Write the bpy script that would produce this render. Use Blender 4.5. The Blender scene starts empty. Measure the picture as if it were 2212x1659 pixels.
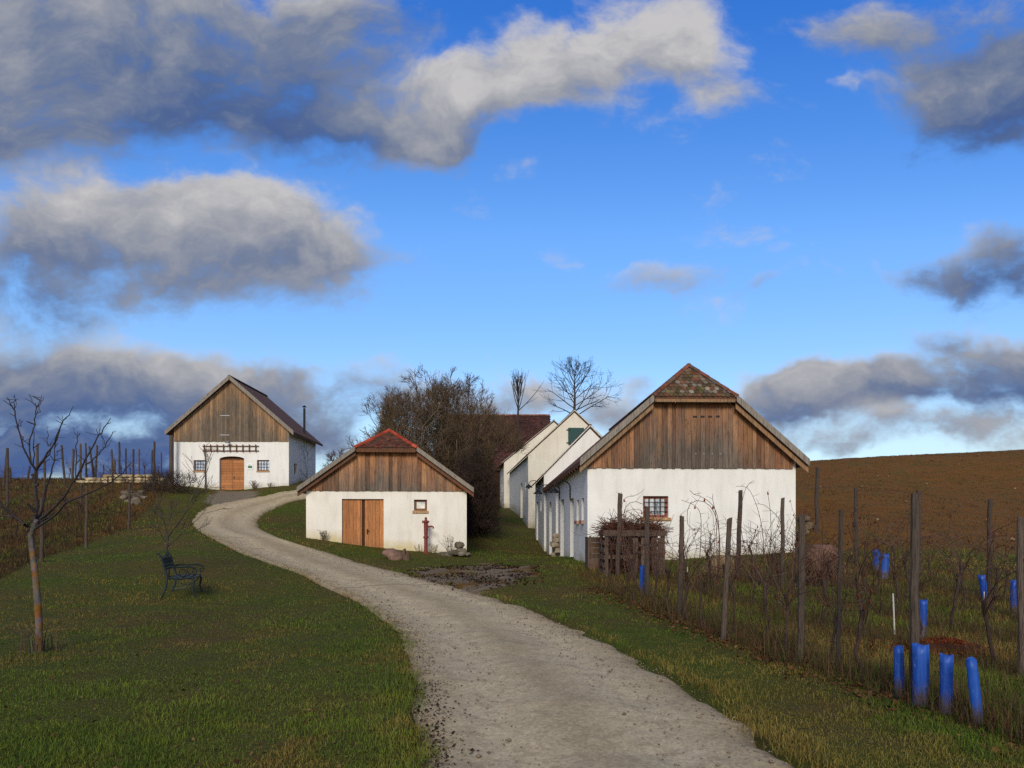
import bpy, math, random
import numpy as np
from mathutils import Vector, Matrix, noise as mnoise

random.seed(11)
rng = np.random.default_rng(11)
PI = math.pi
scene = bpy.context.scene
COL = scene.collection

# ------------------------------------------------------------------ survey frame
# the site was surveyed from one station: bearing/elevation readings (u,v) + range
F, CU, HV, EYE = 1550.0, 1106.0, 1140.0, 1.65
def at(px, py, d):
    return Vector(((px - CU) * d / F, d, EYE + (HV - py) * d / F))

# ------------------------------------------------------------------ terrain
_cp = []
def cp(px, py, d): p = at(px, py, d); _cp.append((p.x, p.y, p.z))
def cw(x, y, z): _cp.append((x, y, z))
for x in (-24, -12, -5, 0, 5, 12, 24):
    cw(x, -15, -0.2); cw(x * .8, 0, 0.0)
for p in [(-2.5, 6, 0), (2, 6, 0), (0, 10, 0.02), (5, 6, 0), (-8, 9, .12)]: cw(*p)
for p in [(1100, 1300, 15), (970, 1262, 17.8), (830, 1225, 22), (680, 1185, 26), (557, 1128, 34), (415, 1130, 34), (440, 1095, 38),
          (590, 1100, 38.5), (655, 1064, 43), (500, 1062, 44.2), (661, 1160, 28.5), (1007, 1197, 28.9), (785, 1182, 28.6),
          (270, 1150, 29), (0, 1242, 17), (100, 1200, 22), (350, 1210, 20), (100, 1100, 33), (300, 1062, 41), (0, 1100, 36),
          (0, 1036, 55), (160, 1044, 46), (349, 1047, 44), (-300, 1036, 52), (622, 1047, 44.3), (684, 1036, 50),
          (375, 1050, 44), (395, 1292, 15.4),
          (1270, 1215, 22.5), (1500, 1207, 22.6), (1720, 1190, 22.9), (1740, 1112, 27), (1199, 1207, 32.4), (1176, 1192, 38),
          (1160, 1170, 43.5), (1141, 1141, 50), (1092, 1107, 60), (1061, 1097, 70), (1020, 1192, 31), (1050, 1150, 40), (1100, 1225, 24.5),
          (1900, 1240, 18.6), (2125, 1306, 15), (2190, 1330, 12.6), (2212, 1230, 19), (2000, 1200, 22), (2212, 1180, 26), (2000, 1120, 35),
          (2212, 1100, 42), (1740, 997, 70), (2212, 971, 70), (2650, 950, 70), (1950, 984, 70), (1900, 1052, 52), (2212, 1040, 55),
          (1600, 1040, 60), (1740, 1056, 45)]: cp(*p)
for p in [(5, 82, 5.6), (-5, 82, 4.4), (-10, 60, 4.0), (-20, 72, 4.6), (-40, 78, 4.6), (-70, 60, 5.0), (-9, 48, 3.9), (-4, 44, 2.4), (40, 84, 8.2), (25, 84, 7.2), (60, 84, 9.2),
          (40, 115, 4.5), (0, 115, 3), (-40, 115, 2.5), (80, 60, 9), (50, 20, 1.5), (-50, 15, 1.5), (-45, 35, 3.5)]: cw(*p)
CP = np.array(_cp)
def _U(r2): return np.where(r2 > 1e-9, 0.5 * r2 * np.log(np.maximum(r2, 1e-9)), 0.0)
_n = len(CP)
_K = _U(((CP[:, None, :2] - CP[None, :, :2]) ** 2).sum(-1)) + np.eye(_n) * 2.0
_P = np.c_[np.ones(_n), CP[:, :2]]
_A = np.zeros((_n + 3, _n + 3)); _A[:_n, :_n] = _K; _A[:_n, _n:] = _P; _A[_n:, :_n] = _P.T
_W = np.linalg.solve(_A, np.r_[CP[:, 2], 0, 0, 0])
def ground_z(x, y):
    x = np.atleast_1d(np.asarray(x, float)); y = np.atleast_1d(np.asarray(y, float))
    out = np.empty(x.shape); xf, yf, of = x.ravel(), y.ravel(), np.empty(x.size)
    for i in range(0, x.size, 20000):
        a, b = xf[i:i + 20000], yf[i:i + 20000]
        k = _U((a[:, None] - CP[None, :, 0]) ** 2 + (b[:, None] - CP[None, :, 1]) ** 2)
        of[i:i + 20000] = k @ _W[:_n] + _W[_n] + _W[_n + 1] * a + _W[_n + 2] * b
    out = of.reshape(x.shape)
    dist = np.hypot(x, y - 25)
    w = np.clip((dist - 85) / 110, 0, 1); w = w * w * (3 - 2 * w)
    out = np.clip(out, -6, 14)
    return out * (1 - w) + (-12) * w
def gz(x, y): return float(ground_z(x, y)[0])
_ts = np.concatenate([np.arange(2.5, 30, .05), np.arange(30, 110, .15)])
def hit(px, py):
    """ground point seen on a bearing"""
    xs = (px - CU) * _ts / F; zs = EYE + (HV - py) * _ts / F
    g = ground_z(xs, _ts); k = np.argmax(zs < g)
    d = _ts[k] if zs[k] < g[k] else 60.0
    return Vector(((px - CU) * d / F, d, gz((px - CU) * d / F, d)))

def inpoly(x, y, poly):
    x = np.asarray(x); y = np.asarray(y); r = np.zeros(x.shape, bool); n = len(poly)
    for i in range(n):
        x1, y1 = poly[i]; x2, y2 = poly[(i + 1) % n]
        if y1 == y2: continue
        c = ((y1 > y) != (y2 > y)) & (x < (x2 - x1) * (y - y1) / (y2 - y1) + x1)
        r ^= c
    return r
def polydist(x, y, pts):
    x = np.asarray(x, float); y = np.asarray(y, float); best = np.full(x.shape, 1e9)
    for (x1, y1), (x2, y2) in zip(pts[:-1], pts[1:]):
        dx, dy = x2 - x1, y2 - y1; L = dx * dx + dy * dy + 1e-12
        t = np.clip(((x - x1) * dx + (y - y1) * dy) / L, 0, 1)
        best = np.minimum(best, np.hypot(x - x1 - t * dx, y - y1 - t * dy))
    return best
def fnoise(x, y, s, seed=0.0):
    """cheap smooth value noise, vectorised"""
    x = np.asarray(x) * s + seed * 17.3; y = np.asarray(y) * s + seed * 9.1
    xi = np.floor(x).astype(int); yi = np.floor(y).astype(int); fx = x - xi; fy = y - yi
    fx = fx * fx * (3 - 2 * fx); fy = fy * fy * (3 - 2 * fy)
    def h(a, b):
        v = np.sin(a * 127.1 + b * 311.7 + seed * 3.7) * 43758.5453
        return v - np.floor(v)
    return (h(xi, yi) * (1 - fx) + h(xi + 1, yi) * fx) * (1 - fy) + (h(xi, yi + 1) * (1 - fx) + h(xi + 1, yi + 1) * fx) * fy
def fbm(x, y, s, seed=0.0):
    return (fnoise(x, y, s, seed) * .5 + fnoise(x, y, s * 2.1, seed + 1) * .28 + fnoise(x, y, s * 4.3, seed + 2) * .15 + fnoise(x, y, s * 9, seed + 3) * .07)

# road edges (surveyed bearings on the ground)
_le = [(905, 1659), (900, 1560), (896, 1470), (880, 1400), (845, 1345), (760, 1290), (640, 1235), (545, 1200), (470, 1168), (425, 1141), (416, 1122), (432, 1102), (470, 1087), (560, 1072), (650, 1056)]
_re = [(1740, 1659), (1640, 1570), (1500, 1482), (1400, 1428), (1300, 1380), (1180, 1330), (1080, 1295), (960, 1262), (830, 1226), (700, 1190), (610, 1163), (562, 1138), (560, 1120), (590, 1099), (655, 1078)]
def extend(e):
    p = [hit(*q) for q in e]; p = [(v.x, v.y) for v in p]
    return p
LE, RE = extend(_le), extend(_re)
LE = [(-.35, -12), (-.45, 0)] + LE + [(-8.6, 47), (-2.5, 50)]
RE = [(2.6, -12), (2.3, 0)] + RE + [(-8.6, 43.3), (-2.5, 46)]
def resample(pts, n):
    """Catmull-Rom through the points, n samples even in arc length"""
    P = [np.array(p, float) for p in pts]; P = [2 * P[0] - P[1]] + P + [2 * P[-1] - P[-2]]
    out = []
    for i in range(1, len(P) - 2):
        for t in np.linspace(0, 1, 24, endpoint=False):
            a, b, c, d = P[i - 1:i + 3]
            out.append(.5 * (2 * b + (c - a) * t + (2 * a - 5 * b + 4 * c - d) * t * t + (3 * b - a - 3 * c + d) * t ** 3))
    out.append(P[-2]); out = np.array(out)
    s = np.r_[0, np.cumsum(np.hypot(*(np.diff(out, axis=0).T)))]
    q = np.linspace(0, s[-1], n)
    return np.c_[np.interp(q, s, out[:, 0]), np.interp(q, s, out[:, 1])]
NL = 560
LEr, REr = resample(LE, NL), resample(RE, NL)
ROADPOLY = [tuple(p) for p in LEr] + [tuple(p) for p in REr[::-1]]
YARD = [(hit(*p).x, hit(*p).y) for p in [(442, 1086), (452, 1068), (480, 1060.5), (530, 1060.5), (562, 1068), (540, 1078), (470, 1092)]]
MUD = [(hit(*p).x, hit(*p).y) for p in [(880, 1236), (960, 1225), (1060, 1220), (1150, 1222), (1160, 1240), (1120, 1268), (1050, 1280), (985, 1270), (930, 1252)]]

# ------------------------------------------------------------------ materials
MATS = {}
def nodes_of(name):
    m = bpy.data.materials.new(name); m.use_nodes = True; nt = m.node_tree; nt.nodes.clear()
    out = nt.nodes.new('ShaderNodeOutputMaterial'); b = nt.nodes.new('ShaderNodeBsdfPrincipled')
    nt.links.new(b.outputs[0], out.inputs[0]); MATS[name] = m
    b.inputs['Specular IOR Level'].default_value = .25
    return m, nt, b
def N(nt, t, **kw):
    n = nt.nodes.new(t)
    for k, v in kw.items():
        if k.startswith('i_'):
            n.inputs[k[2:].replace('_', ' ')].default_value = v
        else: setattr(n, k, v)
    return n
def ramp(nt, fac, stops, interp='LINEAR'):
    r = nt.nodes.new('ShaderNodeValToRGB'); r.color_ramp.interpolation = interp
    while len(r.color_ramp.elements) < len(stops): r.color_ramp.elements.new(.5)
    for e, (p, c) in zip(r.color_ramp.elements, stops): e.position = p; e.color = (c + (1,)) if len(c) == 3 else c
    if fac is not None: nt.links.new(fac, r.inputs[0])
    return r.outputs[0]
def mix(nt, f, a, b, mode='MIX'):
    n = nt.nodes.new('ShaderNodeMix'); n.data_type = 'RGBA'; n.blend_type = mode
    for s, v in ((n.inputs[0], f), (n.inputs[6], a), (n.inputs[7], b)):
        if hasattr(v, 'is_linked') or isinstance(v, bpy.types.NodeSocket): nt.links.new(v, s)
        elif isinstance(v, tuple): s.default_value = v + (1,) if len(v) == 3 else v
        else: s.default_value = v
    return n.outputs[2]
def math_(nt, op, a, b=None, c=None, clamp=False):
    n = nt.nodes.new('ShaderNodeMath'); n.operation = op; n.use_clamp = clamp
    for i, v in enumerate((a, b, c)):
        if v is None: continue
        if isinstance(v, bpy.types.NodeSocket): nt.links.new(v, n.inputs[i])
        else: n.inputs[i].default_value = v
    return n.outputs[0]
def coord(nt, which='Object', scale=(1, 1, 1)):
    t = nt.nodes.new('ShaderNodeTexCoord'); m = nt.nodes.new('ShaderNodeMapping'); m.inputs['Scale'].default_value = scale
    nt.links.new(t.outputs[which], m.inputs[0]); return m.outputs[0]
def noise(nt, vec, scale, detail=4, rough=.55, out=0):
    n = nt.nodes.new('ShaderNodeTexNoise'); n.inputs['Scale'].default_value = scale; n.inputs['Detail'].default_value = detail
    n.inputs['Roughness'].default_value = rough
    if vec is not None: nt.links.new(vec, n.inputs['Vector'])
    return n.outputs[out]
def bump(nt, b, h, strength=.3, dist=.02):
    n = nt.nodes.new('ShaderNodeBump'); n.inputs['Strength'].default_value = strength; n.inputs['Distance'].default_value = dist
    nt.links.new(h, n.inputs['Height']); nt.links.new(n.outputs[0], b.inputs['Normal'])
def attr(nt, name):
    n = nt.nodes.new('ShaderNodeAttribute'); n.attribute_name = name; return n

def plaster(name, base, dirty, stain, zst=1.0):
    m, nt, b = nodes_of(name); c = coord(nt)
    big = noise(nt, c, .7, 5); fine = noise(nt, c, 28, 4, .7); mid = noise(nt, coord(nt, 'Object', (3, 3, .6)), 1.2, 5, .6)
    col = mix(nt, ramp(nt, big, [(.35, (0, 0, 0)), (.75, (1, 1, 1))]), base, dirty)
    col = mix(nt, math_(nt, 'MULTIPLY', ramp(nt, mid, [(.46, (0, 0, 0)), (.75, (1, 1, 1))]), .42), col, tuple(v * .74 for v in dirty))
    sp = nt.nodes.new('ShaderNodeSeparateXYZ'); nt.links.new(c, sp.inputs[0])
    a = attr(nt, 'col'); sc = nt.nodes.new('ShaderNodeSeparateColor'); nt.links.new(a.outputs['Color'], sc.inputs[0])
    # height above ground painted per vertex as data in 'col'.r; damp rises irregularly
    h = math_(nt, 'ADD', sc.outputs[0], math_(nt, 'MULTIPLY', math_(nt, 'SUBTRACT', big, .5), .9 * zst))
    w = ramp(nt, h, [(.05, (1, 1, 1)), (.30 * zst, (0, 0, 0))])
    col = mix(nt, math_(nt, 'MULTIPLY', w, .75), col, stain)
    nt.links.new(col, b.inputs['Base Color']); b.inputs['Roughness'].default_value = .93
    und = noise(nt, c, 2.2, 3)
    bump(nt, b, math_(nt, 'ADD', math_(nt, 'MULTIPLY', fine, .22), math_(nt, 'MULTIPLY', und, 1.6)), .16, .02)
    return m
plaster('plaster_white', (.77, .76, .71), (.67, .66, .60), (.42, .36, .23))
plaster('plaster_warm', (.78, .745, .655), (.66, .62, .52), (.50, .40, .16), 1.5)
plaster('plaster_cream', (.70, .655, .54), (.60, .55, .44), (.25, .20, .10), 2.2)
plaster('plaster_grey', (.50, .47, .42), (.40, .37, .32), (.14, .12, .07), 3)

def timber(name, warm, warm2, grey, dark, rough=.85, gscale=1.0):
    """boards: 'col'.r random tone per board, .g weathering"""
    m, nt, b = nodes_of(name); c = coord(nt, 'Object', (9, 9, .55)); a = attr(nt, 'col')
    s = nt.nodes.new('ShaderNodeSeparateColor'); nt.links.new(a.outputs['Color'], s.inputs[0])
    st = noise(nt, c, 4.5 * gscale, 6, .65); bl = noise(nt, coord(nt, 'Object', (1, 1, .7)), 2.2, 4)
    w = mix(nt, s.outputs[0], warm, warm2)
    g = mix(nt, st, dark, grey)
    f = math_(nt, 'ADD', s.outputs[1], math_(nt, 'MULTIPLY', math_(nt, 'SUBTRACT', bl, .5), .9)); f = math_(nt, 'ADD', f, math_(nt, 'MULTIPLY', math_(nt, 'SUBTRACT', st, .5), .9), clamp=True)
    col = mix(nt, f, w, g)
    col = mix(nt, ramp(nt, st, [(.36, (.8, .8, .8)), (.50, (0, 0, 0))]), col, dark)
    v = nt.nodes.new('ShaderNodeTexVoronoi'); v.inputs['Scale'].default_value = 3.2; nt.links.new(coord(nt, 'Object', (2.2, 2.2, 1)), v.inputs['Vector'])
    col = mix(nt, ramp(nt, v.outputs['Distance'], [(.05, (.8, .8, .8)), (.13, (0, 0, 0))]), col, tuple(x * .45 for x in dark))
    fs_ = noise(nt, coord(nt, 'Object', (26, 26, .5)), 3.0 * gscale, 5, .7)
    col = mix(nt, 1.0, col, ramp(nt, fs_, [(.28, (.42,) * 3), (.52, (1.0,) * 3), (.75, (1.3,) * 3)]), 'MULTIPLY')
    col = mix(nt, .8, col, s.outputs[2], 'MULTIPLY')
    nt.links.new(col, b.inputs['Base Color']); b.inputs['Roughness'].default_value = rough
    bump(nt, b, st, .35, .012)
    return m
timber('timber_gable', (.52, .25, .10), (.29, .115, .05), (.20, .165, .13), (.06, .042, .030))
timber('timber_grey', (.52, .29, .13), (.36, .19, .085), (.24, .19, .135), (.075, .056, .040))
timber('timber_barge', (.30, .25, .19), (.24, .20, .15), (.30, .28, .24), (.12, .10, .085))
timber('timber_brown', (.22, .085, .035), (.16, .062, .028), (.16, .09, .055), (.06, .03, .018))
timber('timber_door', (.52, .215, .068), (.38, .145, .045), (.30, .16, .08), (.20, .075, .028), .65)
timber('timber_post', (.135, .095, .068), (.085, .06, .045), (.19, .15, .115), (.035, .027, .022), .9, 2)
timber('timber_crate', (.20, .11, .06), (.13, .07, .045), (.20, .15, .115), (.06, .035, .025), .9, 2)

def vcol(name, rough=.8, spec=.2, bscale=0, bstr=.3, vary=.0, vs=8, bd=.01, trans=0):
    m, nt, b = nodes_of(name); a = attr(nt, 'col'); o = a.outputs['Color']; c = coord(nt)
    if vary:
        o = mix(nt, 1.0, o, ramp(nt, noise(nt, c, vs, 5, .6), [(.25, (1 - vary,) * 3), (.75, (1 + vary,) * 3)]), 'MULTIPLY')
    nt.links.new(o, b.inputs['Base Color']); b.inputs['Roughness'].default_value = rough; b.inputs['Specular IOR Level'].default_value = spec
    if bscale: bump(nt, b, noise(nt, c, bscale, 5, .65), bstr, bd)
    return m
vcol('grass_blades', .75, .15)
vcol('bark', .9, .15, 40, .6, .35, 14, .01)
vcol('twigs', .9, .1)
vcol('stone', .92, .15, 14, .7, .4, 6, .03)
vcol('tiles', .9, .12, 35, .5, .5, 5, .01)
vcol('painted_metal', .5, .4, 60, .1, .2, 12)
vcol('litter', .95, .05)

def flat(name, c, rough=.6, metal=0, spec=.4, var=.15, vs=20):
    m, nt, b = nodes_of(name)
    col = mix(nt, 1.0, c, ramp(nt, noise(nt, coord(nt), vs, 4), [(.3, (1 - var,) * 3), (.7, (1 + var,) * 3)]), 'MULTIPLY')
    nt.links.new(col, b.inputs['Base Color']); b.inputs['Roughness'].default_value = rough; b.inputs['Metallic'].default_value = metal
    b.inputs['Specular IOR Level'].default_value = spec
    return m
flat('iron_black', (.02, .02, .022), .55, .6)
flat('pump_red', (.17, .03, .022), .55)
flat('bench_green', (.010, .019, .020), .5, .2, .4)
flat('green_shutter', (.012, .055, .05), .7)
flat('tin_grey', (.30, .31, .33), .5, .5)
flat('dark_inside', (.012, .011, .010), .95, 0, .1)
flat('window_red', (.20, .055, .03), .7, 0, .3, .4, 9)
flat('window_brown', (.17, .075, .035), .7, 0, .3, .3, 9)
flat('sill_stone', (.40, .24, .12), .9, 0, .2, .4, 12)
flat('brick_sill', (.36, .20, .14), .9, 0, .2, .35, 30)
flat('sign_green', (.02, .16, .05), .5)
flat('sign_white', (.75, .76, .72), .5)
flat('lamp_white', (.75, .75, .72), .4)
flat('plastic_white', (.55, .52, .45), .6)
m, nt, b = nodes_of('glass_pane')
b.inputs['Base Color'].default_value = (.10, .13, .20, 1); b.inputs['Roughness'].default_value = .06; b.inputs['Metallic'].default_value = .75; b.inputs['Specular IOR Level'].default_value = .8
gn = noise(nt, coord(nt), 3, 3); nt.links.new(ramp(nt, gn, [(.3, (.35, .42, .55)), (.7, (.75, .82, .95))]), b.inputs['Base Color'])
bump(nt, b, gn, .15, .02)
# blue vine sleeves: thin plastic with pale patches
m, nt, b = nodes_of('blue_sleeve'); c = coord(nt)
sc_ = noise(nt, coord(nt, 'Object', (14, 14, 5)), 1.6, 4, .6)
col = mix(nt, ramp(nt, sc_, [(.66, (0, 0, 0)), (.72, (.75, .75, .75))]), mix(nt, noise(nt, c, 5, 3), (.003, .028, .21), (.008, .065, .36)), (.22, .32, .48))
oi = nt.nodes.new('ShaderNodeObjectInfo')
col = mix(nt, math_(nt, 'MULTIPLY', oi.outputs['Random'], .35), col, (.012, .10, .42))
spz = nt.nodes.new('ShaderNodeSeparateXYZ'); nt.links.new(c, spz.inputs[0])
mud = ramp(nt, math_(nt, 'SUBTRACT', spz.outputs[2], math_(nt, 'MULTIPLY', sc_, .22)), [(.0, (.85,) * 3), (.12, (0,) * 3)])
col = mix(nt, mud, col, (.085, .055, .03))
col = mix(nt, ramp(nt, noise(nt, coord(nt, 'Object', (30, 30, 2)), 1.2, 3), [(.5, (0,) * 3), (.8, (.45,) * 3)]), col, (.10, .20, .50))
nt.links.new(col, b.inputs['Base Color']); b.inputs['Roughness'].default_value = .5; b.inputs['Specular IOR Level'].default_value = .35
bump(nt, b, noise(nt, c, 12, 2), .2, .02)

# ground: 'zone' r = bare soil, g = dry/olive, b = gravel or mud
m, nt, b = nodes_of('ground_cover'); c = coord(nt, 'Object')
z = attr(nt, 'zone'); s = nt.nodes.new('ShaderNodeSeparateColor'); nt.links.new(z.outputs['Color'], s.inputs[0])
n1 = noise(nt, c, .35, 6, .6); n2 = noise(nt, c, 2.6, 6, .65); n3 = noise(nt, c, 16, 5, .7)
gr = mix(nt, n2, (.036, .058, .007), (.090, .104, .014))
gr = mix(nt, ramp(nt, n1, [(.42, (0, 0, 0)), (.66, (1, 1, 1))]), gr, (.085, .066, .018))
gr = mix(nt, math_(nt, 'MULTIPLY', s.outputs[1], ramp(nt, n2, [(.3, (.3,) * 3), (.7, (1,) * 3)])), gr, (.10, .062, .022))
soil = mix(nt, n2, (.095, .040, .010), (.21, .100, .025))
soil = mix(nt, ramp(nt, noise(nt, coord(nt, 'Object', (1, .35, 1)), .9, 6, .7), [(.48, (0, 0, 0)), (.72, (.8, .8, .8))]), soil, (.085, .078, .018))
soil = mix(nt, ramp(nt, n3, [(.30, (.7, .7, .7)), (.45, (0, 0, 0))]), soil, (.045, .020, .008))
col = mix(nt, s.outputs[0], gr, soil)
grav = mix(nt, n3, (.10, .075, .05), (.30, .25, .19))
col = mix(nt, s.outputs[2], col, grav)
nt.links.new(col, b.inputs['Base Color']); b.inputs['Roughness'].default_value = .97; b.inputs['Specular IOR Level'].default_value = .08
bump(nt, b, math_(nt, 'ADD', n3, math_(nt, 'MULTIPLY', n2, 1.5)), .9, .07)

# road: compacted pale gravel; 'col'.r across 0..1, .g edge raggedness
m, nt, b = nodes_of('road_gravel'); c = coord(nt, 'Object')
a = attr(nt, 'col'); s = nt.nodes.new('ShaderNodeSeparateColor'); nt.links.new(a.outputs['Color'], s.inputs[0])
n1 = noise(nt, c, .55, 6, .65); n2 = noise(nt, c, 5, 6, .7); n3 = noise(nt, c, 110, 4, .75)
v = nt.nodes.new('ShaderNodeTexVoronoi'); v.inputs['Scale'].default_value = 38; nt.links.new(c, v.inputs['Vector'])
col = mix(nt, n1, (.275, .21, .118), (.41, .33, .195))
tr = math_(nt, 'MULTIPLY', ramp(nt, s.outputs[0], [(.05, (0,) * 3), (.24, (1,) * 3), (.34, (.9,) * 3), (.5, (.1,) * 3), (.66, (.9,) * 3), (.76, (1,) * 3), (.95, (0,) * 3)]), .85)
col = mix(nt, math_(nt, 'MULTIPLY', tr, ramp(nt, n2, [(.25, (.45,) * 3), (.7, (1,) * 3)])), col, (.52, .43, .27))
col = mix(nt, ramp(nt, n2, [(.34, (.4,) * 3), (.52, (0,) * 3)]), col, (.22, .165, .105))
col = mix(nt, .6, col, ramp(nt, n3, [(.25, (.55,) * 3), (.5, (.97,) * 3), (.75, (1.3,) * 3)]), 'MULTIPLY')
col = mix(nt, .4, col, ramp(nt, v.outputs['Color'], [(.1, (.5,) * 3), (.9, (1.4,) * 3)]), 'MULTIPLY')
ed = math_(nt, 'ADD', s.outputs[1], math_(nt, 'MULTIPLY', math_(nt, 'SUBTRACT', n2, .5), .9), clamp=True)
col = mix(nt, ramp(nt, ed, [(.45, (0,) * 3), (.95, (.75,) * 3)]), col, mix(nt, n3, (.055, .045, .022), (.22, .17, .11)))
nt.links.new(col, b.inputs['Base Color']); b.inputs['Roughness'].default_value = .95; b.inputs['Specular IOR Level'].default_value = .12
bump(nt, b, math_(nt, 'ADD', math_(nt, 'MULTIPLY', n3, .35), math_(nt, 'MULTIPLY', n2, .7)), .4, .016)

# ------------------------------------------------------------------ object helpers
def tag(o, label=None, cat=None, group=None, kind=None):
    if label: o['label'] = label
    if cat: o['category'] = cat
    if group: o['group'] = group
    if kind: o['kind'] = kind
    return o
def empty(name, loc, label, cat, group=None, rz=0.0):
    o = bpy.data.objects.new(name, None); o.empty_display_size = .2; COL.objects.link(o)
    o.location = loc; o.rotation_euler = (0, 0, rz); return tag(o, label, cat, group)
def link_mesh(name, verts, faces, cols, mat, parent=None, loc=None, smooth=False, attr_name='col'):
    me = bpy.data.meshes.new(name); me.from_pydata([tuple(v) for v in verts] if not isinstance(verts, np.ndarray) else verts.tolist(), [], faces if not isinstance(faces, np.ndarray) else faces.tolist())
    me.update()
    if cols is not None and len(cols):
        ca = me.attributes.new(attr_name, 'FLOAT_COLOR', 'POINT')
        c = np.ones((len(verts), 4), np.float32); c[:, :3] = np.asarray(cols, np.float32)[:, :3]
        ca.data.foreach_set('color', c.ravel())
    if smooth: me.polygons.foreach_set('use_smooth', [True] * len(me.polygons))
    me.materials.append(MATS[mat]); o = bpy.data.objects.new(name, me); COL.objects.link(o)
    if parent: o.parent = parent
    if loc is not None: o.location = loc
    return o
def fast_mesh(name, V, T, cols, mat, parent=None):
    """big triangle soups"""
    me = bpy.data.meshes.new(name); V = np.ascontiguousarray(V, np.float32); T = np.ascontiguousarray(T, np.int32); k = T.shape[1]
    me.vertices.add(len(V)); me.vertices.foreach_set('co', V.ravel()); me.loops.add(T.size); me.loops.foreach_set('vertex_index', T.ravel())
    me.polygons.add(len(T)); me.polygons.foreach_set('loop_start', np.arange(len(T), dtype=np.int32) * k)
    me.update(calc_edges=True)
    ca = me.attributes.new('col', 'FLOAT_COLOR', 'POINT'); c = np.ones((len(V), 4), np.float32); c[:, :3] = cols; ca.data.foreach_set('color', c.ravel())
    me.materials.append(MATS[mat]); o = bpy.data.objects.new(name, me); COL.objects.link(o)
    if parent: o.parent = parent
    return o
class MB:
    def __init__(s): s.v = []; s.f = []; s.c = []
    def add(s, vs, fs, col=(1, 1, 1)):
        o = len(s.v); s.v += [tuple(v) for v in vs]; s.f += [tuple(i + o for i in f) for f in fs]
        s.c += (list(col) if isinstance(col, list) else [col] * len(vs)); return s
    def box(s, c, sz, rot=None, col=(1, 1, 1), taper=1.0):
        x, y, z = (q / 2 for q in sz); t = taper
        vs = [Vector(p) for p in [(-x, -y, -z), (x, -y, -z), (x, y, -z), (-x, y, -z), (-x * t, -y * t, z), (x * t, -y * t, z), (x * t, y * t, z), (-x * t, y * t, z)]]
        if rot is not None: vs = [rot @ v for v in vs]
        c = Vector(c)
        return s.add([v + c for v in vs], [(0, 3, 2, 1), (4, 5, 6, 7), (0, 1, 5, 4), (1, 2, 6, 5), (2, 3, 7, 6), (3, 0, 4, 7)], col)
    def bar(s, a, b, w, h, col=(1, 1, 1), up=(0, 0, 1)):
        a, b = Vector(a), Vector(b); d = (b - a); L = d.length; d.normalize(); up = Vector(up)
        sd = d.cross(up)
        if sd.length < 1e-4: sd = d.cross(Vector((1, 0, 0)))
        sd.normalize(); u = sd.cross(d)
        vs = []
        for p in (a, b):
            for i, j in ((-1, -1), (1, -1), (1, 1), (-1, 1)): vs.append(p + sd * (i * w / 2) + u * (j * h / 2))
        return s.add(vs, [(0, 1, 2, 3), (7, 6, 5, 4), (0, 4, 5, 1), (1, 5, 6, 2), (2, 6, 7, 3), (3, 7, 4, 0)], col)
    def tube(s, pts, rads, n=6, col=(1, 1, 1), cap=True):
        P = [Vector(p) for p in pts]
        if not hasattr(rads, '__len__'): rads = [rads] * len(P)
        o = len(s.v); ref = Vector((.31, .17, .93))
        for i, p in enumerate(P):
            d = (P[min(i + 1, len(P) - 1)] - P[max(i - 1, 0)]).normalized()
            a = d.cross(ref)
            if a.length < .05: a = d.cross(Vector((1, 0, 0)))
            a.normalize(); b2 = d.cross(a)
            for k in range(n):
                t = 2 * PI * k / n; s.v.append(tuple(p + (a * math.cos(t) + b2 * math.sin(t)) * rads[i])); s.c.append(col[i] if isinstance(col, list) else col)
        for i in range(len(P) - 1):
            for k in range(n):
                q = o + i * n; s.f.append((q + k, q + (k + 1) % n, q + n + (k + 1) % n, q + n + k))
        if cap: s.f.append(tuple(o + k for k in range(n))[::-1]); s.f.append(tuple(o + (len(P) - 1) * n + k for k in range(n)))
        return s
    def prism(s, poly, ext, col=(1, 1, 1)):
        n = len(poly); a = [Vector(p) for p in poly]; e = Vector(ext); vs = a + [p + e for p in a]
        return s.add(vs, [tuple(range(n))[::-1], tuple(range(n, 2 * n))] + [(i, (i + 1) % n, n + (i + 1) % n, n + i) for i in range(n)], col)
    def lathe(s, prof, c=(0, 0, 0), n=14, col=(1, 1, 1)):
        o = len(s.v); c = Vector(c)
        for r, z in prof:
            for k in range(n): s.v.append(tuple(c + Vector((r * math.cos(2 * PI * k / n), r * math.sin(2 * PI * k / n), z)))); s.c.append(col)
        for i in range(len(prof) - 1):
            for k in range(n):
                q = o + i * n; s.f.append((q + k, q + (k + 1) % n, q + n + (k + 1) % n, q + n + k))
        s.f.append(tuple(o + k for k in range(n))[::-1]); s.f.append(tuple(o + (len(prof) - 1) * n + k for k in range(n)))
        return s
    def rock(s, c, sz, seed, col=(.4, .37, .3), rot=0.0):
        import bmesh
        bm = bmesh.new(); bmesh.ops.create_icosphere(bm, subdivisions=2, radius=1)
        R = Matrix.Rotation(rot, 3, 'Z'); vs = []
        for v in bm.verts:
            k = mnoise.noise(v.co * 1.3 + Vector((seed * 7.1, seed * 3.3, seed))); k2 = mnoise.noise(v.co * 3.1 + Vector((seed, 0, seed * 2)))
            p = v.co * (1 + .35 * k + .12 * k2); p = Vector([max(-.8, min(.8, q)) for q in p]) / .85
            vs.append(R @ Vector((p.x * sz[0] / 2, p.y * sz[1] / 2, p.z * sz[2] / 2)) + Vector(c))
        s.add(vs, [tuple(q.index for q in f.verts) for f in bm.faces], col); bm.free(); return s
    def build(s, name, mat, parent=None, loc=None, smooth=False):
        return link_mesh(name, s.v, s.f, s.c, mat, parent, loc, smooth)

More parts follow.
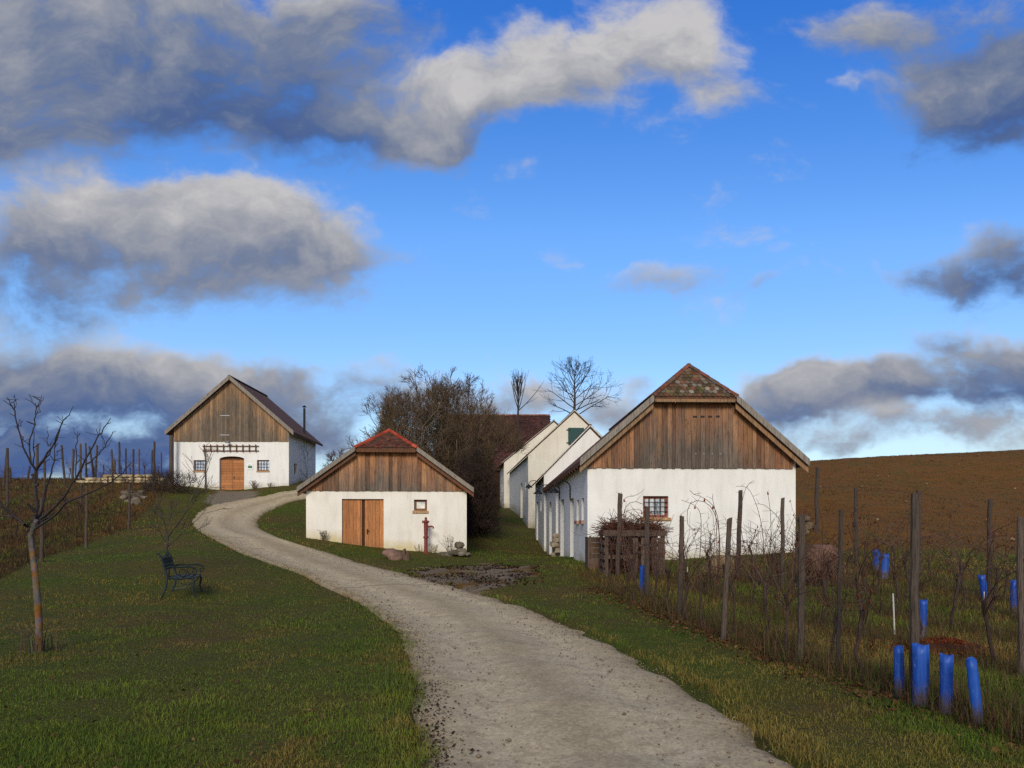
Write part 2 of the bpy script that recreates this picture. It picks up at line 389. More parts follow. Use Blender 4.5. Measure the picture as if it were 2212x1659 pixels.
def copy_thing(o, label=None, parent=None):
    c = o.copy(); COL.objects.link(c); c.parent = parent
    if label: c['label'] = label
    for ch in o.children: copy_thing(ch, None, c)
    return c

# ------------------------------------------------------------------ ground + road
def build_ground():
    ys = [-30.0]
    while ys[-1] < 700:
        y = ys[-1]; st = .16 if 3 < y < 20 else .2 if -2 < y < 30 else .28 if y < 60 and y > 0 else .5 if 0 < y < 85 else 1.5 if y < 0 else (y - 80) * .12 + .5
        ys.append(y + st)
    xs = [0.0]
    while xs[-1] < 500:
        x = xs[-1]; xs.append(x + (.16 if x < 9 else .28 if x < 28 else .6 if x < 55 else (x - 50) * .15 + .4))
    xs = np.array([-x for x in xs[:0:-1]] + xs); ys = np.array(ys)
    X, Y = np.meshgrid(xs, ys); Z = ground_z(X, Y)
    near = np.exp(-np.maximum(0, np.hypot(X, Y - 20) - 30) / 25)
    Z += (fbm(X, Y, .5, 4) - .5) * .10 + (fbm(X, Y, 2.5, 5) - .5) * .05
    # clods on the ploughed slope
    zone = zones(X.ravel(), Y.ravel())
    soil = zone[:, 0].reshape(X.shape)
    Z += soil * (fbm(X, Y, 1.9, 8) - .5) * .22
    inside = inpoly(X, Y, ROADPOLY); dl = np.minimum(polydist(X, Y, [tuple(p) for p in LEr[::3]]), polydist(X, Y, [tuple(p) for p in REr[::3]]))
    sd = np.where(inside, dl, -dl)
    Z -= np.clip((sd + .12) / .25, 0, 1) * .12
    nx, ny = len(xs), len(ys)
    V = np.c_[X.ravel(), Y.ravel(), Z.ravel()]
    i = np.arange(nx * ny).reshape(ny, nx)
    Q = np.c_[i[:-1, :-1].ravel(), i[:-1, 1:].ravel(), i[1:, 1:].ravel(), i[1:, :-1].ravel()]
    o = fast_mesh('ground', V, Q, zone, 'ground_cover')
    o.data.attributes['col'].name = 'zone'
    o.data.polygons.foreach_set('use_smooth', [True] * len(o.data.polygons))
    tag(o, 'grassy hillside ground with bare vineyard soil and brown ploughed slope', 'ground', kind='structure')
VROW = (3.87, 6.9); VDIR = (-.158, 1.0)   # first vineyard row right of the road
def row_off(x, y):
    """distance right of the first row"""
    return (x - VROW[0]) - VDIR[0] * (y - VROW[1])
LBORD = [(hit(*p).x, hit(*p).y) for p in [(-400, 1420), (-150, 1300), (0, 1242), (100, 1200), (185, 1172), (270, 1142), (300, 1112), (330, 1085), (352, 1062)]]
def left_vine(x, y):
    """positive inside the left vineyard"""
    bx = np.array([p[0] for p in LBORD]); by = np.array([p[1] for p in LBORD])
    o = np.argsort(by); xb = np.interp(y, by[o], bx[o])
    return xb - x
def sm(a, b, x): t = np.clip((x - a) / (b - a), 0, 1); return t * t * (3 - 2 * t)
def zones(x, y):
    z = np.zeros((len(x), 3))
    nse = fbm(x, y, .5, 2); ns2 = fbm(x, y, 1.7, 6)
    # right: ploughed slope beyond the vineyard
    fld = sm(20.5, 24, y + .12 * (x - 12) + (nse - .5) * 5) * sm(9.2, 10.6, x + (y - 24) * -.12 + (nse - .5) * 1.5)
    fld = np.maximum(fld, sm(13, 17, x - .0 * y) * sm(26, 30, y))
    ro = row_off(x, y)
    vin = sm(-.5, .2, ro + (ns2 - .5) * .6) * (y < 24) * (y > 2) * sm(20.5, 19, y * 1 + (x < 9) * 0)
    strip = np.abs(((ro + .95) % 1.9) - .95)
    vs = vin * sm(.55, .15, strip + (ns2 - .5) * .5) * .8
    lv = sm(-.3, .3, left_vine(x, y) + (ns2 - .5) * .8) * (x < 0) * (y < 75)
    ls = np.abs(((left_vine(x, y)) % 2.0) - .2)
    lsoil = lv * np.clip(sm(.9, .3, ls + (ns2 - .5) * .8) * .85 + sm(38, 52, y) * .5 + sm(.5, .62, nse) * .5, 0, 1)
    z[:, 0] = np.clip(np.maximum(np.maximum(fld, vs), lsoil), 0, 1)
    z[:, 1] = np.clip(sm(.45, .75, fbm(x, y, .32, 9)) * .9 + vin * .5 + lv * .4, 0, 1)
    yd = inpoly(x, y, YARD); md = inpoly(x + (ns2 - .5) * 1.6, y + (nse - .5) * 2.2, MUD)
    z[:, 2] = np.where(yd, .9, 0) + np.where(md, sm(.40, .56, ns2) * .75, 0)
    z[:, 0] = np.where(md, np.maximum(z[:, 0], .8), z[:, 0])
    return z
build_ground()

DRAIN = [(hit(*p).x, hit(*p).y) for p in [(700, 1271), (760, 1268), (860, 1265), (990, 1263)]]
def build_road():
    M = 26; V = []; C = []
    t = np.linspace(0, 1, M)
    for i in range(NL):
        a, b_ = LEr[i], REr[i]
        dirn = (b_ - a) / max(1e-6, np.hypot(*(b_ - a)))
        ja = (fnoise(i * .9, 0, .5, 3)[()] - .5) * .3 + (fnoise(i * 2.3, 0, .8, 5)[()] - .5) * .16; jb = (fnoise(i * .9, 5, .5, 4)[()] - .5) * .3 + (fnoise(i * 2.3, 3, .8, 6)[()] - .5) * .16
        a2, b2 = a + dirn * ja - dirn * .06, b_ + dirn * jb + dirn * .06
        pts = a2[None] * (1 - t[:, None]) + b2[None] * t[:, None]
        z = ground_z(pts[:, 0], pts[:, 1]) + (fbm(pts[:, 0], pts[:, 1], .5, 4) - .5) * .10
        crown = .035 * np.sin(PI * t) - .03 * (np.exp(-((t - .27) / .09) ** 2) + np.exp(-((t - .73) / .09) ** 2))
        z = z - .005 + crown + (fbm(pts[:, 0], pts[:, 1], 3, 12) - .5) * .02
        z[0] -= .10; z[-1] -= .10; z[1] -= .02; z[-2] -= .02
        V.append(np.c_[pts, z]); w = np.minimum(t, 1 - t); dk_ = np.exp(-(polydist(pts[:, 0], pts[:, 1], DRAIN) / .11) ** 2); C.append(np.c_[t, np.clip(np.maximum(1 - w / .10, dk_ * .95), 0, 1), np.zeros(M)])
    V = np.concatenate(V); C = np.concatenate(C); i = np.arange(NL * M).reshape(NL, M)
    Q = np.c_[i[:-1, :-1].ravel(), i[:-1, 1:].ravel(), i[1:, 1:].ravel(), i[1:, :-1].ravel()]
    o = fast_mesh('road', V, Q, C, 'road_gravel'); o.data.polygons.foreach_set('use_smooth', [True] * len(o.data.polygons))
    tag(o, 'pale gravel lane curving uphill between the grass verges', 'road', kind='structure')
build_road()

# ------------------------------------------------------------------ house kit
class Frame:
    """a wall plane: origin O, U along the wall, up Z, I into the building"""
    def __init__(s, O, U, I): s.O, s.U, s.I = Vector(O), Vector(U).normalized(), Vector(I).normalized()
    def p(s, u, z, d=0.0): return s.O + s.U * u + Vector((0, 0, z)) + s.I * d
def wall_plane(mb, fr, u0, u1, z0, z1, openings, hground, deep=.28):
    """front skin with real openings and reveals. openings: (a,b,zb,zt,arch)"""
    us = sorted({u0, u1, *[o[0] for o in openings], *[o[1] for o in openings]})
    zs = sorted({z0, z1, *[o[2] for o in openings if o[2] > z0], *[o[3] for o in openings]})
    def cl(u, z): return (max(0.0, z - hground(u)), 0, 0)
    # subdivide for damp data
    def dens(a):
        r = [a[0]]
        for b_ in a[1:]:
            n = max(1, int((b_ - r[-1]) / .35)); st = (b_ - r[-1]) / n; base = r[-1]
            r += [base + st * (k + 1) for k in range(n)]
        return r
    us, zs = dens(us), dens(zs)
    for i in range(len(us) - 1):
        for j in range(len(zs) - 1):
            mu, mz = (us[i] + us[i + 1]) / 2, (zs[j] + zs[j + 1]) / 2
            if any(o[0] < mu < o[1] and o[2] < mz < o[3] for o in openings): continue
            q = [(us[i], zs[j]), (us[i + 1], zs[j]), (us[i + 1], zs[j + 1]), (us[i], zs[j + 1])]
            mb.add([fr.p(*k) for k in q], [(0, 1, 2, 3)], [cl(*k) for k in q])
    for o in openings:
        a, b_, zb, zt = o[:4]; arch = o[4] if len(o) > 4 else 0
        zb = max(zb, z0); zs_ = zt - arch
        def quad(p, q): mb.add([fr.p(*p, 0), fr.p(*q, 0), fr.p(*q, deep), fr.p(*p, deep)], [(0, 1, 2, 3)], [cl(*p), cl(*q), cl(*q), cl(*p)])
        quad((a, zb), (a, zs_)); quad((b_, zs_), (b_, zb)); quad((b_, zb), (a, zb))
        if arch <= 0: quad((a, zt), (b_, zt))
        else:
            n = 10; pts = [((a + b_) / 2 - (b_ - a) / 2 * math.cos(PI * k / n), zs_ + arch * math.sin(PI * k / n)) for k in range(n + 1)]
            for k in range(n):
                quad(pts[k], pts[k + 1])
                p, q = pts[k], pts[k + 1]
                mb.add([fr.p(*p), fr.p(*q), fr.p(q[0], zt), fr.p(p[0], zt)], [(0, 1, 2, 3)], [cl(*p)] * 4)
def make_window(parent, fr, a, b_, zb, zt, recess, mat, nx, nz, fw=.06, sill=None, sillmat='sill_stone', grille=True):
    mb = MB(); w = fw
    def bx(u0, u1, z0, z1, d0, d1, m):
        m.prism([fr.p(u0, z0, d0), fr.p(u1, z0, d0), fr.p(u1, z1, d0), fr.p(u0, z1, d0)], fr.I * (d1 - d0))
    e = .003
    bx(a + e, b_ - e, zt - w, zt - e, recess, recess + .07, mb); bx(a + e, b_ - e, zb + e, zb + w, recess, recess + .07, mb)
    bx(a + e, a + w, zb + w, zt - w, recess, recess + .07, mb); bx(b_ - w, b_ - e, zb + w, zt - w, recess, recess + .07, mb)
    f = mb.build('window', mat, parent)
    g = MB(); bx(a + w - .01, b_ - w + .01, zb + w - .01, zt - w + .01, recess + .035, recess + .045, g); g.build('pane', 'glass_pane', f)
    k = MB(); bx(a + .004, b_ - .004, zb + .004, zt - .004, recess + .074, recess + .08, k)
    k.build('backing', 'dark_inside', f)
    if grille:
        r = MB()
        for i in range(1, nx + 1):
            u = a + w * .5 + (b_ - a - w) * i / (nx + 1); r.bar(fr.p(u, zb + .01, recess - .03), fr.p(u, zt - .01, recess - .03), .022, .022, up=fr.I)
        for i in range(1, nz + 1):
            z_ = zb + w * .5 + (zt - zb - w) * i / (nz + 1); r.bar(fr.p(a + .01, z_, recess - .045), fr.p(b_ - .01, z_, recess - .045), .022, .022, up=fr.I)
        r.build('grille', 'iron_black', f)
    if sill:
        s = MB(); sx, sh, sp = sill; bx(a - sx, b_ + sx, zb - sh, zb - .002, -sp, recess - .01, s); s.build('sill', sillmat, f)
    return f
def boards(fr, u0, u1, zbase, ztop, proud, wmin, wmax, seed, grey_fn, tone=(.75, 1.15), z_jit=.015, batten=False):
    r = random.Random(seed); mb = MB(); u = u0; k = 0
    while u < u1 - .02:
        w = r.uniform(wmin, wmax); v = min(u1, u + w)
        if u1 - v < wmin * .5: v = u1
        t = r.random(); tn = r.uniform(*tone); off = proud + (r.uniform(0, .012) if not batten else (.022 if k % 2 else 0))
        g = .004; a, b_ = u + g, v - g; zb = zbase - r.uniform(0, z_jit); n = 9; gb = r.uniform(-.18, .18)
        vs, fs, cs = [], [], []
        for i in range(n + 1):
            for (uu, dd) in ((a, -off), (b_, -off), (b_, 0), (a, 0)):
                zt = ztop(uu); zz = zb + (zt - zb) * i / n
                vs.append(fr.p(uu, zz, dd)); cs.append((t, max(0, min(1, grey_fn(uu, zz, zt) + gb)), tn))
        for i in range(n):
            for e in range(4):
                q = i * 4; fs.append((q + e, q + (e + 1) % 4, q + 4 + (e + 1) % 4, q + 4 + e))
        fs.append((3, 2, 1, 0)); fs.append(tuple(n * 4 + e for e in range(4)))
        mb.add(vs, fs, cs); u = v; k += 1
    return mb
def tile_slope(mb, O, U, V, poly, tw, th, pal, seed, lift=.0, skip=0.0):
    """flat clay tiles laid in courses on a plane, poly in (u,v)"""
    r = random.Random(seed); O, U, V = Vector(O), Vector(U).normalized(), Vector(V).normalized(); Nn = U.cross(V)
    us = [p[0] for p in poly]; vs_ = [p[1] for p in poly]
    v = min(vs_); row = 0
    while v < max(vs_) - .02:
        u = min(us) - (tw / 2 if row % 2 else 0)
        while u < max(us):
            cu, cv = u + tw / 2, v + th * .5
            if inpoly(np.array([cu]), np.array([cv]), poly)[0] and r.random() > skip:
                j = lambda s: r.uniform(-s, s)
                a, b_ = u + .004 + j(.004), u + tw - .004 + j(.004); v0 = v - .02 + j(.012); v1 = v + th + .01; l0 = lift + .024 + j(.006); l1 = lift + .006; tk = .014
                c = r.choice(pal); k = r.uniform(.7, 1.25); c = tuple(x * k for x in c)
                m_ = (a + b_) / 2
                P = [(a, v0 + .02, l0), (m_, v0 - .01, l0), (b_, v0 + .02, l0), (b_, v1, l1), (a, v1, l1)]
                top = [O + U * p[0] + V * p[1] + Nn * (p[2] + tk) for p in P]; bot = [O + U * p[0] + V * p[1] + Nn * p[2] for p in P]
                mb.add(top + bot, [(0, 1, 2, 3, 4), (5, 6, 1, 0), (6, 7, 2, 1), (7, 8, 3, 2), (9, 5, 0, 4)], c)
            u += tw
        v += th; row += 1
    return mb
def ridge_tiles(mb, a, b_, rad, pal, seed, L=.34):
    r = random.Random(seed); a, b_ = Vector(a), Vector(b_); n = max(1, int((b_ - a).length / L)); d = (b_ - a) / n; dn = d.normalized()
    s = dn.cross(Vector((0, 0, 1))).normalized(); u = s.cross(dn)
    for i in range(n):
        p, q = a + d * i - dn * .03, a + d * (i + 1) + dn * .02; c = r.choice(pal); k = r.uniform(.8, 1.2); c = tuple(x * k for x in c); m_ = 6
        ra, rb = rad * 1.1, rad * .92; vs = []
        for (pt, rr) in ((p, ra), (q, rb)):
            for j in range(m_ + 1):
                t = PI * j / m_; vs.append(pt + s * (rr * math.cos(t)) + u * (rr * math.sin(t) - rad * .25))
        fs = [(j, j + 1, m_ + 2 + j, m_ + 1 + j) for j in range(m_)] + [tuple(range(m_ + 1))[::-1], tuple(range(m_ + 1, 2 * m_ + 2))]
        mb.add(vs, fs, c)
    return mb
PAL_OLD = [(.10, .055, .038), (.13, .07, .045), (.085, .06, .045), (.16, .12, .09), (.09, .085, .045), (.11, .045, .03)]
PAL_LICHEN = [(.10, .06, .038), (.12, .08, .05), (.13, .11, .085), (.07, .048, .03), (.085, .075, .03), (.20, .17, .13), (.14, .06, .035), (.09, .065, .04), (.08, .06, .03)]
PAL_RED = [(.14, .042, .026), (.10, .038, .024), (.13, .055, .034), (.085, .042, .028), (.075, .05, .028)]
PAL_RIDGE = [(.36, .055, .025), (.30, .05, .028), (.40, .075, .035)]
PAL_DARK = [(.032, .029, .023), (.026, .023, .019), (.042, .037, .028), (.038, .040, .024)]

def gable_roof(root, hw, slope, zr, y0, y1, th, pal, seed, a=None, yh=0, tw=.19, thh=.17, hip_pal=None, ridge_pal=None, barge='timber_barge', barge_w=.16, inner='timber_brown', cx=0.0, right_tiles=True, verge_mat=None, soffit='timber_brown'):
    """ridge along y. returns roof object. a: half width of a clipped front gable (half hip) whose apex lies yh behind the verge"""
    zt = lambda x: zr - abs(x) * slope
    mb = MB(); dn = Vector((0, 0, -th))
    for sgn in (-1, 1):
        if a: pts = [(sgn * hw, y0), (sgn * a, y0), (0, y0 + yh), (0, y1), (sgn * hw, y1)]
        else: pts = [(sgn * hw, y0), (0, y0), (0, y1), (sgn * hw, y1)]
        P = [Vector((cx + x, y, zt(x))) for x, y in pts]
        if sgn > 0: P = P[::-1]
        mb.prism([p + dn for p in P], -dn, (.5, .6, .8))
    if a:
        P = [Vector((cx - a, y0, zt(a))), Vector((cx + a, y0, zt(a))), Vector((cx, y0 + yh, zr))]
        mb.prism([p + dn * .9 for p in P], -dn * .9, (.5, .6, .8))
    roof = mb.build('roof', soffit, root)
    sl = math.sqrt(1 + slope * slope); t = MB()
    for sgn in (-1, 1):
        if sgn > 0 and not right_tiles: continue
        Vv = Vector((-sgn, 0, slope)) / sl
        O = Vector((cx + sgn * hw, y0, zt(hw))); Lh = hw * sl
        U = Vector((0, -sgn, 0))
        # u measured along -sgn*y so the normal points up
        def uv(x, y): return ((y - y0) * -sgn, (hw - x) * sl)
        y0t = y0 + .05
        if a: poly = [uv(hw, y0t), uv(a, y0t), uv(0, y0 + yh), uv(0, y1), uv(hw, y1)]
        else: poly = [uv(hw, y0t), uv(0, y0t), uv(0, y1), uv(hw, y1)]
        tile_slope(t, O, U, Vv, poly, tw, thh, pal, seed + sgn)
    t.build('roof_tiles', 'tiles', roof)
    rp = ridge_pal or pal; rt = MB()
    if a:
        h = MB(); hs = zr - zt(a); Lh = math.hypot(yh, hs)
        tile_slope(h, (cx - a, y0, zt(a)), (1, 0, 0), (0, yh / Lh, hs / Lh), [(0, 0), (2 * a, 0), (a, Lh)], tw * .78, thh * .8, hip_pal or pal, seed + 9)
        h.build('hip_tiles', 'tiles', roof)
        for sgn in (-1, 1): ridge_tiles(rt, (cx + sgn * (a + .02), y0 - .01, zt(a) + .02), (cx, y0 + yh, zr + .03), .085, rp, seed + 20 + sgn, .32)
        ridge_tiles(rt, (cx, y0 + yh, zr + .02), (cx, y1, zr + .02), .09, pal, seed + 30)
    else: ridge_tiles(rt, (cx, y0, zr + .02), (cx, y1, zr + .02), .09, rp, seed + 30)
    rt.build('ridge_tiles', 'tiles', roof)
    if barge:
        for sgn in (-1, 1):
            xe = a if a else .0
            for (mat, name, yy, wd, dz, tk) in ((barge, 'barge_board', y0 - .045, barge_w, -.5 * barge_w + .055, .04), (inner, 'rafter_board', y0 + .07, barge_w * .75, -1.35 * barge_w, .05)):
                if not mat: continue
                bm_ = MB(); p0 = Vector((cx + sgn * (hw - .01), yy, zt(hw) + dz)); p1 = Vector((cx + sgn * (xe + .012), yy, zt(xe) + dz))
                n = 6; w2 = wd / 2
                cs = [(random.random(), random.uniform(.3, .8), random.uniform(.85, 1.05))] * 8
                e = Vector((0, tk, 0)); up = Vector((0, 0, w2 * 1.15))
                bm_.prism([p0 - up, p1 - up, p1 + up, p0 + up] if sgn < 0 else [p1 - up, p0 - up, p0 + up, p1 + up], e, cs[0])
                bm_.build(name, mat, roof)
        if a:
            bm_ = MB(); bm_.box((cx, y0 + .0, zt(a) - .13), (2 * a - .06, .05, .09), None, (.4, .4, .8)); bm_.build('eave_board', inner or barge, roof)
    return roof

def dark_core(root, hw, y0, y1, z0, z1):
    """unlit room behind the openings"""
    mb = MB(); mb.box((0, (y0 + y1) / 2, (z0 + z1) / 2), (2 * hw, y1 - y0, z1 - z0)); mb.build('interior', 'dark_inside', root)

# ------------------------------------------------------------------ right house
def right_house():
    yaw = .03; loc = Vector((5.68, 22.64, .3)); W = 6.62; L = 15.4; h = W / 2; z0 = loc.z
    root = empty('press_house', loc, 'large white press house with weathered board gable behind the vineyard posts', 'house', 'white press houses', yaw)
    R = Matrix.Rotation(yaw, 3, 'Z')
    def g(x, y): p = R @ Vector((x, y, 0)); return gz(loc.x + p.x, loc.y + p.y) - z0
    eave = 3.56 - z0; sl = .865; zr = 3.72 - z0 + sl * 3.6
    mb = MB()
    fr = Frame((0, 0, 0), (1, 0, 0), (0, 1, 0))
    sc = 22.6 / F
    wa, wb, wzb, wzt = (1389 - 1106) * sc - loc.x, (1444 - 1106) * sc - loc.x, EYE + (HV - 1118) * sc - z0, EYE + (HV - 1071.5) * sc - z0
    wall_plane(mb, fr, -h, h, -.8, eave, [(wa, wb, wzb, wzt)], lambda u: g(u, 0))
    mb.add([fr.p(-h, eave, .0), fr.p(h, eave, .0), fr.p(h, 3.6, .0), fr.p(1.0, zr - 1.0 * sl - .2, 0), fr.p(-1.0, zr - 1.0 * sl - .2, 0), fr.p(-h, 3.6, .0)], [(0, 1, 2, 3, 4, 5)], (2, 0, 0))
    # lane side, two stretches
    fl = Frame((-h, 0, 0), (0, 1, 0), (1, 0, 0)); gl = lambda u: g(-h, u)
    op = [(.85, 1.45, 1.9 - z0, 2.62 - z0), (2.15, 2.85, 1.9 - z0, 2.62 - z0), (3.75, 4.9, -.3, 2.75 - z0), (7.2, 8.7, -.3, 2.85 - z0)]
    for o in op: pass
    wall_plane(mb, fl, 0, 9.8, -.8, 3.75 - z0, op, gl, .3)
    fl2 = Frame((-h - .10, 0, 0), (0, 1, 0), (1, 0, 0))
    wall_plane(mb, fl2, 9.8, L, -.8, 3.72 - z0, [(11.9, 13.4, -.3, 2.95 - z0, .75)], gl, .3)
    mb.add([fr.p(-h - .10, -.8, 9.8), fr.p(-h, -.8, 9.8), fr.p(-h, 3.7 - z0, 9.8), fr.p(-h - .10, 3.7 - z0, 9.8)], [(0, 1, 2, 3)], (1, 0, 0))
    mb.add([(h, 0, -.8), (h, L, -.8), (h, L, 3.7 - z0), (h, 0, 3.7 - z0)], [(0, 1, 2, 3)], (1, 0, 0))
    mb.add([(h, L, -.8), (-h, L, -.8), (-h, L, 3.7 - z0), (0, L, zr - .1), (h, L, 3.7 - z0)], [(0, 1, 2, 3, 4)], (1, 0, 0))
    mb.build('wall', 'plaster_white', root)
    make_window(root, fr, wa, wb, wzb, wzt, .12, 'window_red', 3, 3, .085, (.08, .09, .07))
    for (a, b_) in ((.85, 1.45), (2.15, 2.85)):
        w = make_window(root, fl, a, b_, 1.9 - z0, 2.62 - z0, .2, 'window_brown', 1, 1, .05, (.03, .12, .09), 'brick_sill', False)
    for (a, b_, zt) in ((3.75, 4.9, 2.75), (7.2, 8.7, 2.85)):
        d = boards(Frame((-h + .22, 0, 0), (0, 1, 0), (1, 0, 0)), a + .01, b_ - .01, -.3, lambda u: zt - z0 - .005, .02, .14, .18, int(a * 10), lambda u, z, t: .5); d.build('door', 'timber_brown', root)
    d = boards(Frame((-h + .12, 0, 0), (0, 1, 0), (1, 0, 0)), 11.91, 13.39, -.3, lambda u: 2.9 - z0 - abs(u - 12.65) * .2, .02, .14, .18, 77, lambda u, z, t: .5); d.build('door', 'timber_brown', root)
    # boarded gable
    def top(u): return min(zr - abs(u) * sl - .2, zr - 1.28 * sl - .16)
    def grey(u, z, zt):
        f = (zt - z) / 2.6; return .3 + 1.0 * f * f + .40 * (1 - (abs(u) / 3.3) ** 2) * min(1, f * 1.6)
    gb = boards(fr, -h + .012, h - .1, eave - .02, top, .045, .11, .2, 5, grey, (.6, 1.3), .03)
    gbo = gb.build('gable_boards', 'timber_gable', root)
    for k in range(4):
        hm = MB(); hm.box((.08 + k * .24, -.066, top(0) - .42 + .004 * k), (.12, .02, .05)); hm.build('hinge', 'iron_black', gbo)
        hm = MB(); hm.box((.1 + k * .26, -.064, eave + .42), (.03, .015, .03)); hm.build('bolt', 'tin_grey', gbo)
    gable_roof(root, 3.6, sl, zr, -.36, L + .2, .13, PAL_OLD, 40, 1.28, .75, hip_pal=PAL_LICHEN, ridge_pal=[(.16, .055, .035), (.13, .06, .042), (.12, .08, .06), (.18, .065, .04)], inner='timber_grey', barge_w=.2)
    # rafter tails along the lane eave
    y = .3
    while y < L:
        rf = MB(); rf.bar((-3.6, y, zr - 3.6 * sl - .19), (-h + .02, y, zr - h * sl - .19), .09, .1, (.3, .4, .6)); y += .75; rf.build('rafter', 'timber_brown', root)
    return root, R, loc
RH, RHR, RHL = right_house()

# wall lamps on the lane side
def wall_lamp(base, out, label, big=1.0, back=.0):
    root = empty('wall_lamp', base, label, 'lamp', 'gooseneck lamps over the lane', .03)
    p = MB(); p.box((-.02, 0, 0), (.04, .1, .42 * big)); p.build('wall_plate', 'iron_black', root)
    pts = [(-.02, 0, .05)]
    for t in np.linspace(0, PI, 9): pts.append((-.02 - out / 2 + out / 2 * math.cos(t), -back * t / PI, .22 * big + .22 * big * math.sin(t)))
    pts.append((-out - .01, -back, .14))
    a = MB(); a.tube(pts, .02, 6); a.build('arm', 'iron_black', root)
    s = MB(); s.lathe([(.03, .16), (.05, .12), (.2 * big, -.02), (.21 * big, -.05), (.16 * big, -.03), (.03, .05)], (-out - .01, -back, .08), 16); s.build('lamp_shade', 'iron_black', root)
    b_ = MB(); b_.lathe([(.01, -.13), (.05, -.1), (.06, -.05), (.04, .02)], (-out - .01, -back, .06), 10); b_.build('bulb', 'lamp_white', root)
    return root
def side_pt(R, loc, x, y, z): q = R @ Vector((x, y, 0)); return Vector((loc.x + q.x, loc.y + q.y, z))
wall_lamp(side_pt(RHR, RHL, -3.31, 4.75, 2.95), .62, 'black gooseneck lamp nearest the front corner of the large white house', 1.1)
wall_lamp(side_pt(RHR, RHL, -3.31, 8.9, 3.1), .95, 'black gooseneck lamp past the second door of the large white house', 1.0)

# rubble showing at the foot of the lane wall
def pile(name, label, cat, stones, cols):
    """one heap of stones that reads as one thing"""
    p0 = stones[0][0]; root = None; mb = MB(); o = Vector((p0[0], p0[1], p0[2]))
    for i, (c, sz) in enumerate(stones): mb.rock(Vector(c) - o, sz, i * 1.7 + len(stones), random.choice(cols), random.uniform(0, 3))
    ob = mb.build(name, 'stone', None, o, False); return tag(ob, label, cat)
LIME = [(.34, .28, .19), (.28, .23, .155), (.40, .33, .23), (.24, .20, .14)]
st = []
for i in range(16):
    y = 9.0 + random.uniform(0, 1.1); hgt = random.uniform(0, 1.3) * (1 - abs(y - 9.6) / .9)
    q = side_pt(RHR, RHL, -3.38 - random.uniform(0, .22 * (1 - hgt / 1.5)), y, 0); st.append(((q.x, q.y, gz(q.x, q.y) + hgt + .08), (.28, .34, .24)))
pile('stone_heap', 'rough limestone rubble at the foot of the lane wall', 'stones', st, LIME)

# ------------------------------------------------------------------ small house
def small_house():
    yaw = .07; loc = Vector((-5.0, 28.7, .5)); W = 6.36; h = W / 2; L = 7.6; z0 = loc.z
    root = empty('press_house', loc, 'small white press house with red hip tiles and hand pump in front', 'house', 'white press houses', yaw)
    R = Matrix.Rotation(yaw, 3, 'Z')
    def g(x, y): p = R @ Vector((x, y, 0)); return gz(loc.x + p.x, loc.y + p.y) - z0
    sc = 28.7 / F; X = lambda px: (px - CU) * sc - loc.x; Z = lambda py: EYE + (HV - py) * sc - z0
    eave = Z(1060); sl = .715; hw = 3.47; zr = 3.18 - z0 + sl * hw
    fr = Frame((0, 0, 0), (1, 0, 0), (0, 1, 0)); mb = MB()
    da, db, dz = X(740), X(828.7), Z(1078); wa, wb, wzb, wzt = X(894), X(922), Z(1103), Z(1079)
    wall_plane(mb, fr, -h, h, -.8, eave, [(da, db, -.6, dz), (wa, wb, wzb, wzt)], lambda u: g(u, 0))
    mb.add([fr.p(-h, eave), fr.p(h, eave), fr.p(h, eave + .05), fr.p(1.1, zr - 1.1 * sl - .2), fr.p(-1.1, zr - 1.1 * sl - .2), fr.p(-h, eave + .05)], [(0, 1, 2, 3, 4, 5)], (2, 0, 0))
    mb.add([(-h, 0, -.8), (-h, L, -.8), (-h, L, eave), (-h, 0, eave)], [(3, 2, 1, 0)], (1, 0, 0)); mb.add([(h, 0, -.8), (h, L, -.8), (h, L, eave), (h, 0, eave)], [(0, 1, 2, 3)], (1, 0, 0))
    mb.add([(h, L, -.8), (-h, L, -.8), (-h, L, eave), (0, L, zr - .1), (h, L, eave)], [(0, 1, 2, 3, 4)], (1, 0, 0))
    mb.build('wall', 'plaster_warm', root)
    make_window(root, fr, wa, wb, wzb, wzt, .13, 'window_brown', 0, 0, .09, (.06, .1, .06), 'sill_stone', False)
    # double door, dark rebate between the leaves
    fd = Frame((0, .16, 0), (1, 0, 0), (0, 1, 0))
    df = MB(); df.box(((da + db) / 2, .2, (dz - .6) / 2), (db - da - .004, .04, dz + .6 - .004), None, (.2, .5, .25)); door = df.build('door', 'timber_brown', root)
    k1 = da + (db - da) * .475; k2 = da + (db - da) * .54
    for (a, b_, sd) in ((da + .012, k1, 3), (k2, db - .012, 4)):
        boards(fd, a, b_, -.55, lambda u: dz - .02, .05, .12, .17, sd, lambda u, z, t: .05 + .75 * max(0, (.75 - z) / .75), (.85, 1.1), .0).build('leaf', 'timber_door', door)
    hn = MB(); hn.box((k2 + .11, .085, 1.0), (.05, .02, .2)); hn.tube([(k2 + .11, .07, 1.03), (k2 + .11, .03, 1.03), (k2 + .2, .025, 1.02)], .014, 6); hn.tube([(k2 + .11, .07, .93), (k2 + .11, .05, .93)], .025, 8); hn.build('handle', 'iron_black', door)
    def top(u): return min(zr - abs(u) * sl - .17, zr - 1.19 * sl - .17)
    def grey(u, z, zt):
        q = (z - eave) / 1.35; return (1.15 - .95 * q) * (1 - (abs(u) / 3.3) ** 2) + .0
    boards(fr, -h + .05, h - .05, eave - .01, top, .04, .12, .22, 21, grey, (.45, 1.35), .012, True).build('gable_boards', 'timber_gable', root)
    gable_roof(root, hw, sl, zr, -.34, L + .2, .13, PAL_OLD, 60, 1.19, 1.35, hip_pal=PAL_RED, ridge_pal=PAL_RIDGE, barge_w=.17)
    return root
small_house()

